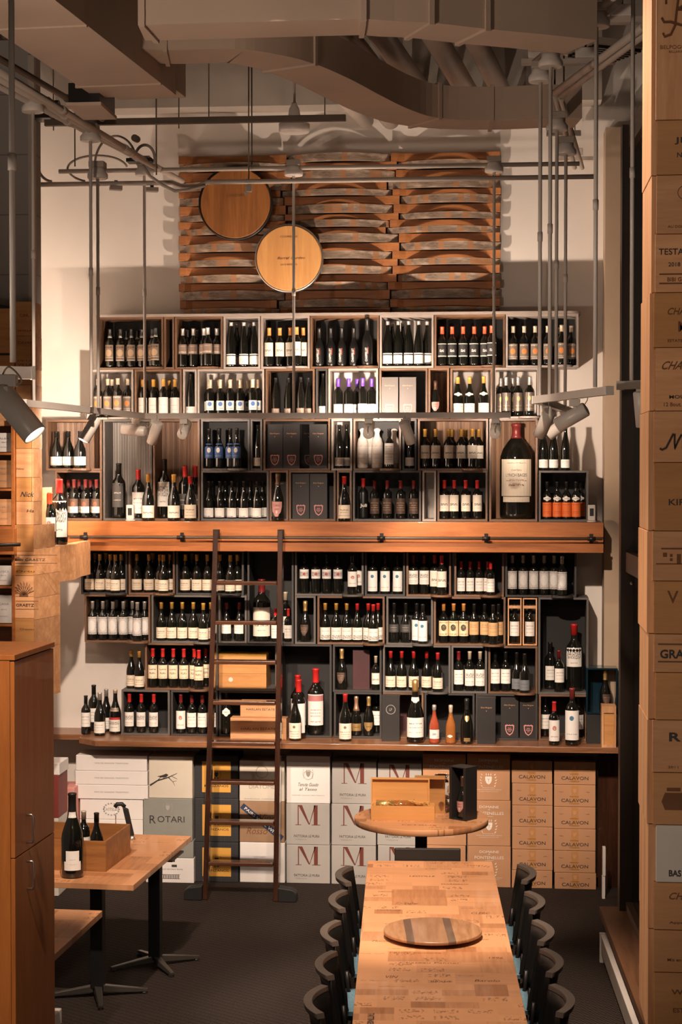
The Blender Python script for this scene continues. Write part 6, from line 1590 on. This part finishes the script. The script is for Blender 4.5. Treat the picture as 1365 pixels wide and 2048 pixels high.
for s_, w_, h_, x, y in (('Chateau Palmer', .30, .022, -.03, -2.30), ('MARGAUX', .16, .02, .14, -.62), ('2005', .08, .02, -.12, -1.1), ('PAUILLAC', .12, .016, .22, -1.85), ('Grand Vin', .14, .03, .10, -1.98), ('ST JULIEN', .12, .014, -.20, -1.55), ('CARRUADES', .16, .018, .05, -.22), ('MEDOC', .09, .02, -.26, -.82), ('Barolo', .12, .035, .24, -2.6), ('LEOVILLE', .15, .03, -.05, -.42), ('Appellation', .2, .012, .2, -.42), ('LAGRANGE', .13, .02, -.24, -1.25), ('CLERC', .10, .04, .26, -1.3), ('Mis en bouteille', .26, .014, -.1, -2.12), ('Mouton', .10, .03, -.27, -1.9), ('BRANE', .1, .02, .02, -2.62), ('1996', .07, .03, .3, -2.2), ('VIN', .06, .04, -.22, -2.55), ('HAUT', .1, .018, .28, -.12)):
    o = text(s_, w_, h_, 'inkbrown', dt, (x, y, .7506), (-PI/2, 0, 0), 'branded_lettering', slant=.2); o.rotation_euler = (-PI/2, 0, 0)
# lazy susan
c = PZ(866, 1859, .79); R = 99 / F * (Vector((c.x, c.y - CAM_Y, 0)).length)
ls = thing('turntable_board', 'round barrel-wood serving turntable with two dark bands on the dining table', 'serving board', (c.x, c.y, .7502), .10)
m, nt, b = newmat('banded_barrel_wood', .35, 0, .2); x, y, z = sep(nt, coords(nt))
g = noise(nt, coords(nt, 'Object', (20, 2.5, 8)), 2, 5, .6, .4)
cc = ramp(nt, g, [(.3, (.27, .12, .05)), (.7, (.48, .25, .12))]); dk = (x + .02).abs().band(.085, .125)
mid = (x + .02).abs().lt(.085); cc = mix(nt, mid * .55, cc, (.22, .11, .06)); cc = mix(nt, dk * .85, cc, (.075, .05, .04)); setc(nt, b, cc); M['banded'] = m
MB().lathe([(R * .93, .018), (R, .024), (R, .036), (R * .99, .040)], 64).build('board', M['banded'], ls)
MB().lathe([(R * .4, 0), (R * .4, .0175)], 32).build('swivel_base', M['iron'], ls)
# round table
zr_ = .90; cn = PZ(843, 1634, zr_); Rr = 134.5 / F * Vector((cn.x, cn.y - CAM_Y, 0)).length
rt = thing('round_table', 'tall round crate-marquetry table behind the dining table, holding gift boxes', 'table', (cn.x, cn.y, 0), 0)
MB().lathe([(Rr * .985, zr_ - .042), (Rr, zr_ - .038), (Rr, zr_ - .003), (Rr * .995, zr_)], 72).build('tabletop', M['patch'], rt)
crossbase(rt, 0, 0, zr_ - .042, rot=PI/4)
o = text('PETRUS', .22, .02, 'inkbrown', rt, (.0, -Rr * .62, zr_ + .0006), (-PI/2, 0, 0), 'branded_lettering')
# open pine gift box with a foil bottle in gold straw
p0 = PZ(742, 1641, zr_); p1 = PZ(870, 1641, zr_); wb = (p1.x - p0.x)
ob = thing('open_gift_box', 'open pine presentation box holding a foil-wrapped bottle in gold straw', 'wine box', (p0.x, (p0.y + p1.y)/2, zr_ + .0005), .02)
hb = .092; db = .13; t_ = .009
M['pineo'] = wood('honey_pine', (.60, .27, .08), (.72, .36, .12), 'x', .5, .45, objvar=.05)
MB().box(0, 0, 0, wb, db, t_).box(0, 0, t_, wb, t_, hb).box(0, db - t_, t_, wb, db, hb).box(0, t_, t_, t_, db - t_, hb).box(wb - t_, t_, t_, wb, db - t_, hb).build('box_tray', M['pineo'], ob)
lh = .185
MB().box(-.005, db + .002, hb * .75, wb - .035, db + .010, hb * .75 + lh).box(-.005, db - .02, hb * .75 + lh - .008, wb - .035, db + .0015, hb * .75 + lh).box(wb - .044, db - .02, hb * .75, wb - .035, db + .0015, hb * .75 + lh - .0085).box(-.005, db - .02, hb * .75, .003, db + .0015, hb * .75 + lh - .0085).build('raised_lid', M['pineo'], ob)
rr = random.Random(5); sm = MB()
for i in range(110):
    x = rr.uniform(.05, wb - .04); y = rr.uniform(.02, db - .02); z = rr.uniform(.065, hb + .022); a = rr.uniform(0, PI); l_ = rr.uniform(.015, .03)
    c2, s2 = math.cos(a) * l_, math.sin(a) * l_ * .5
    x = min(max(x, .045), wb - .045); y = min(max(y, .03), db - .03)
    sm.sweep([(x - c2, y - s2, z), (x, y, z + rr.uniform(.0, .012)), (x + c2, y + s2, z + rr.uniform(-.008, .004))], .0016, 4)
tag(sm.build('straw_filling', M['straw'], ob), kind='stuff')
bo = bpy.data.objects.new('foil_bottle', None); COL.objects.link(bo); bo.location = Vector((p0.x + .03, ob.location.y + db * .5, zr_ + .088)); bo.rotation_euler = (0, PI/2, .02)
tag(bo, 'gold foil-wrapped bottle lying in the open pine presentation box', 'bottle')
pr = [(.028, 0), (.033, .004), (.033, .20), (.028, .215), (.016, .24), (.0145, .33)]
link('foil_wrap', MB().lathe(lathe_slice(pr, 0, .12, .001) + [(.02, .1205)], 20).mesh('foil_wrap', M['c_goldfoil']), bo)
link('glass_body', MB().lathe(pr, 18).mesh('glass_body', M['amber']), bo)
# black window box with champagne, jar of corks, second pine box
p0 = PZ(892, 1641, zr_); p1 = PZ(941, 1641, zr_)
wb2 = .135; hh = .345
cbx = thing('gift_box', 'black open-fronted gift box with a dark champagne bottle, on the round table', 'gift box', (p0.x + .075, p0.y + .02, zr_ + .0005), -.65)
MB().box(-wb2/2, 0, 0, wb2/2, .12, .006).box(-wb2/2, 0, hh - .006, wb2/2, .12, hh).box(-wb2/2, 0, .006, -wb2/2 + .02, .12, hh - .006).box(wb2/2 - .02, 0, .006, wb2/2, .12, hh - .006).box(-wb2/2 + .02, .11, .006, wb2/2 - .02, .12, hh - .006).build('box_shell', M['giftbox'], cbx)
cp = cbx.location + Matrix.Rotation(-.65, 3, 'Z') @ Vector((0, .056, .007))
bottle('champpink', cp.x, cp.y, cp.z, 'dark champagne bottle with rose shield inside the black gift box on the round table', rz=-.65)
jc = PZ(884, 1625, zr_); jc.x -= .0
jr = thing('cork_jar', 'clear glass jar full of wine corks beside the black gift box', 'jar', (jc.x, jc.y + .03, zr_ + .0005))
m, nt, b = newmat('clear_glass', .02); b.inputs['Transmission Weight'].default_value = 1; b.inputs['IOR'].default_value = 1.2; setc(nt, b, (.95, .95, .95)); M['clear'] = m
MB().lathe([(.05, 0), (.066, .012), (.070, .06), (.062, .105), (.045, .125), (.045, .24), (.05, .245)], 28, cap=False).build('jar_glass', M['clear'], jr)
ck = MB()
for i in range(60):
    a = rr.uniform(0, 2*PI); r0 = .047 * math.sqrt(rr.random()); z = rr.uniform(.014, .10); d = Vector((rr.uniform(-1,1), rr.uniform(-1,1), rr.uniform(-.6,.6))).normalized() * .010
    c0 = Vector((r0*math.cos(a), r0*math.sin(a), z)); ck.cyl(c0 - d, c0 + d, .0085, 8)
M['cork'] = plain('cork', (.45, .24, .12), .8, scale=60, var=.4)
tag(ck.build('corks', M['cork'], jr), kind='stuff')
p = PZ(852, 1612, zr_); ob2 = thing('open_gift_box', 'second open pine box standing behind, with a dark corkscrew inside', 'wine box', (p.x - .06, cn.y + .13, zr_ + .0005), .0)
MB().box(0, 0, 0, .20, .01, .24).box(0, -.08, .24, .20, .01, .25).box(0, -.08, 0, .008, -.001, .2395).build('box_shell', M['pinedk'], ob2)
MB().lathe([(.018, 0), (.02, .03), (.010, .035), (.010, .08)], 14, Matrix.Translation((.07, -.02, .15))).build('corkscrew', M['blackp'], ob2)

# ---------------------------------------------------------------- chairs
def chair_meshes():
    """curved-back shell chair facing +y; origin on the floor under the seat"""
    parts = []
    sb = MB(); w_, d_ = .21, .21
    n = 10; grid = []
    for j in range(n + 1):
        for i in range(n + 1):
            x = -w_ + 2*w_*i/n; y = -d_ + 2*d_*j/n; k = 1 - .10 * (abs(y)/d_)**4; x *= k
            sb.v.append((x, y, .445 + .012 * (abs(x)/w_)**2 - .012*max(0, y/d_)**2))
    for j in range(n + 1):
        for i in range(n + 1):
            v = sb.v[j*(n+1) + i]; sb.v.append((v[0]*.985, v[1]*.985, v[2] - .022))
    N = (n+1)**2
    for j in range(n):
        for i in range(n):
            a = j*(n+1)+i; sb.f.append((a, a+1, a+n+2, a+n+1)); sb.sm.append(True); sb.f.append((N+a, N+a+n+1, N+a+n+2, N+a+1)); sb.sm.append(True)
    for k in range(n):
        for a, b_ in ((k, k+1), (n*(n+1)+k+1, n*(n+1)+k), ((k+1)*(n+1), k*(n+1)), (k*(n+1)+n, (k+1)*(n+1)+n)):
            sb.f.append((a, N+a, N+b_, b_)); sb.sm.append(False)
    parts.append(('seat', sb.mesh('seat', M['teal'])))
    def shellmesh(z0, z1, mat, nm, th=.016, ext=.0):
        bk = MB(); nx, nz = 14, 5; rows = []
        for side in (0, 1):
            for j in range(nz + 1):
                t = j / nz; z = z0 + (z1 - z0) * t
                for i in range(nx + 1):
                    a = (i / nx - .5) * 2; R_ = .36
                    ang = a * (.60)
                    lean = -.245 - .06 * (z - .45) / .4
                    x = R_ * math.sin(ang) * 1.0; y = lean + (.36 * (1 - math.cos(ang)))
                    zz = z
                    nxv, nyv = math.sin(ang), -math.cos(ang)
                    bk.v.append((x + nxv * side * th, y + nyv * side * th, zz))
        N2 = (nx+1)*(nz+1)
        for j in range(nz):
            for i in range(nx):
                a = j*(nx+1)+i; bk.f.append((a, a+nx+1, a+nx+2, a+1)); bk.sm.append(True); bk.f.append((N2+a, N2+a+1, N2+a+nx+2, N2+a+nx+1)); bk.sm.append(True)
        for i in range(nx):
            bk.f.append((i, i+1, N2+i+1, N2+i)); bk.sm.append(False); a = nz*(nx+1)+i; bk.f.append((a, N2+a, N2+a+1, a+1)); bk.sm.append(False)
        for j in range(nz):
            a = j*(nx+1); bk.f.append((a, N2+a, N2+a+nx+1, a+nx+1)); bk.sm.append(False); a += nx; bk.f.append((a, a+nx+1, N2+a+nx+1, N2+a)); bk.sm.append(False)
        return bk.mesh(nm, M[mat])
    parts.append(('backrest', shellmesh(.46, .79, 'chair', 'backrest', .022)))
    parts.append(('back_cap', shellmesh(.7905, .815, 'chairlit', 'back_cap', .038)))
    fr_ = MB().sweep([(-.17, -.19, .43), (-.16, -.20, .47), (-.16, -.205, .56)], .011, 8).sweep([(.17, -.19, .43), (.16, -.20, .47), (.16, -.205, .56)], .011, 8).box(-.18, -.19, .405, .18, .18, .42)
    parts.append(('frame', fr_.mesh('frame', M['iron'])))
    for sx, sy in ((-1, -1), (1, -1), (-1, 1), (1, 1)):
        parts.append(('leg', MB().cyl((sx*.16, sy*.16, .405), (sx*.205, sy*.21, .002), .013, 10, .010).mesh('leg', M['iron'])))
    return parts
CH = chair_meshes()
def chair(p, rz, label, group):
    t = thing('dining_chair', label, 'chair', (p.x, p.y, 0), rz, group)
    for n_, me in CH: link(n_, me, t)
nsuf = ['farthest', 'second farthest', 'middle', 'second nearest', 'nearest']
for i, (u, v) in enumerate(((677, 1746), (664, 1796), (648, 1859), (638, 1923), (616, 1995))):
    p = PZ(u, v, .815); chair(Vector((p.x + .32, p.y, 0)), rd - PI/2, f'black curved-back chair on the left side of the dining table, {nsuf[i]}', 'chairs along the dining table')
for i, (u, v) in enumerate(((1068, 1745), (1085, 1802), (1103, 1862), (1121, 1922), (1143, 1998))):
    p = PZ(u, v, .815); chair(Vector((p.x - .32, p.y, 0)), rd + PI/2, f'black curved-back chair on the right side of the dining table, {nsuf[i]}', 'chairs along the dining table')
p = PZ(856, 1700, .81)
ec = thing('dining_chair', 'flat-backed black chair at the far end of the dining table', 'chair', (p.x, p.y - .02, 0), rd + .0)
MB().box(-.205, -.01, .60, .205, .015, .825).build('backrest', M['blackp'], ec, .006)
MB().box(-.21, -.36, .42, .21, -.02, .45).build('seat', M['chair'], ec, .006)
for sx in (-1, 1):
    MB().box(sx*.18 - .012, -.008, .002, sx*.18 + .012, .012, .5995).build('leg', M['iron'], ec); MB().box(sx*.18 - .012, -.34, .002, sx*.18 + .012, -.32, .4195).build('leg', M['iron'], ec)

# ---------------------------------------------------------------- things on the left table
zt = .7505
p0 = PZ(212, 1744, zt)
cr = thing('wine_crate', 'open amber wooden wine crate on the left table behind the big bottle', 'crate', (p0.x, p0.y, zt), st1.rotation_euler.z)
Lr = (PZ(257, 1706, zt) - p0).length; Wr = .60; Hr = .185; t_ = .012
MB().box(-Wr, 0, 0, 0, Lr, t_).build('crate_bottom', M['pinecr'], cr)
for nm, q in (('front_board', (-Wr, 0, t_, 0, t_, Hr)), ('rear_board', (-Wr, Lr - t_, t_, 0, Lr, Hr)), ('end_board', (-t_, t_ + .0005, t_, 0, Lr - t_ - .0005, Hr + .0)), ('end_board', (-Wr, t_ + .0005, t_, -Wr + t_, Lr - t_ - .0005, Hr))):
    MB().box(*q).build(nm, M['pinecr'], cr, .001)
rzc = st1.rotation_euler.z
def inside(x, y): return cr.location + Matrix.Rotation(rzc, 3, 'Z') @ Vector((x, y, t_ + .001))
style('jero', 'burg', 'c_blackcap', .22, [(.03,.062,90,'l_white',None),(.03,.10,70,'l_plain',None),(.215,.235,100,'l_white',None)], 'x', 1.66)
style('tastew', 'burg', 'c_blackcap', .25, [(.03,.11,120,'l_cream',None)], 'x', 1.05)
style('tasteb', 'bord', 'c_cream', .25, [(.05,.15,120,'l_white',None)], 'x', 1.05)
q = PZ(141, 1757, zt); bottle('jero', q.x, q.y + .05, zt, 'very large dark burgundy bottle at the front of the left table', rz=.25)
q = inside(-.10, .14); bottle('tastew', q.x, q.y, q.z, 'dark bottle standing inside the amber crate, right of two', rz=.7)
q = inside(-.20, .20); bottle('tasteb', q.x, q.y, q.z, 'dark bottle inside the amber crate behind the very large bottle', rz=.4)
# wine preserver on its stand
q = PZ(264, 1679, zt)
wp = thing('wine_preserver', 'black wine preserver leaning on a small clear stand behind the amber crate', 'wine tool', (q.x, q.y, zt), .2)
MB().lathe([(.024, 0), (.020, .012), (.012, .03)], 16).build('stand', M['chrome'], wp)
MB().hexa([(-.02, -.018, .031), (.015, -.018, .031), (.015, .018, .031), (-.02, .018, .031), (-.062, -.02, .22), (-.022, -.02, .20), (-.022, .02, .20), (-.062, .02, .22)]).build('body', M['blackp'], wp, .004)
MB().sweep([(-.045, 0, .215), (-.065, 0, .235), (-.095, 0, .235), (-.11, 0, .215)], .014, 10).build('head', M['blackp'], wp)
MB().cyl((-.105, 0, .20), (-.105, 0, .10), .003, 6).build('needle', M['chrome'], wp)
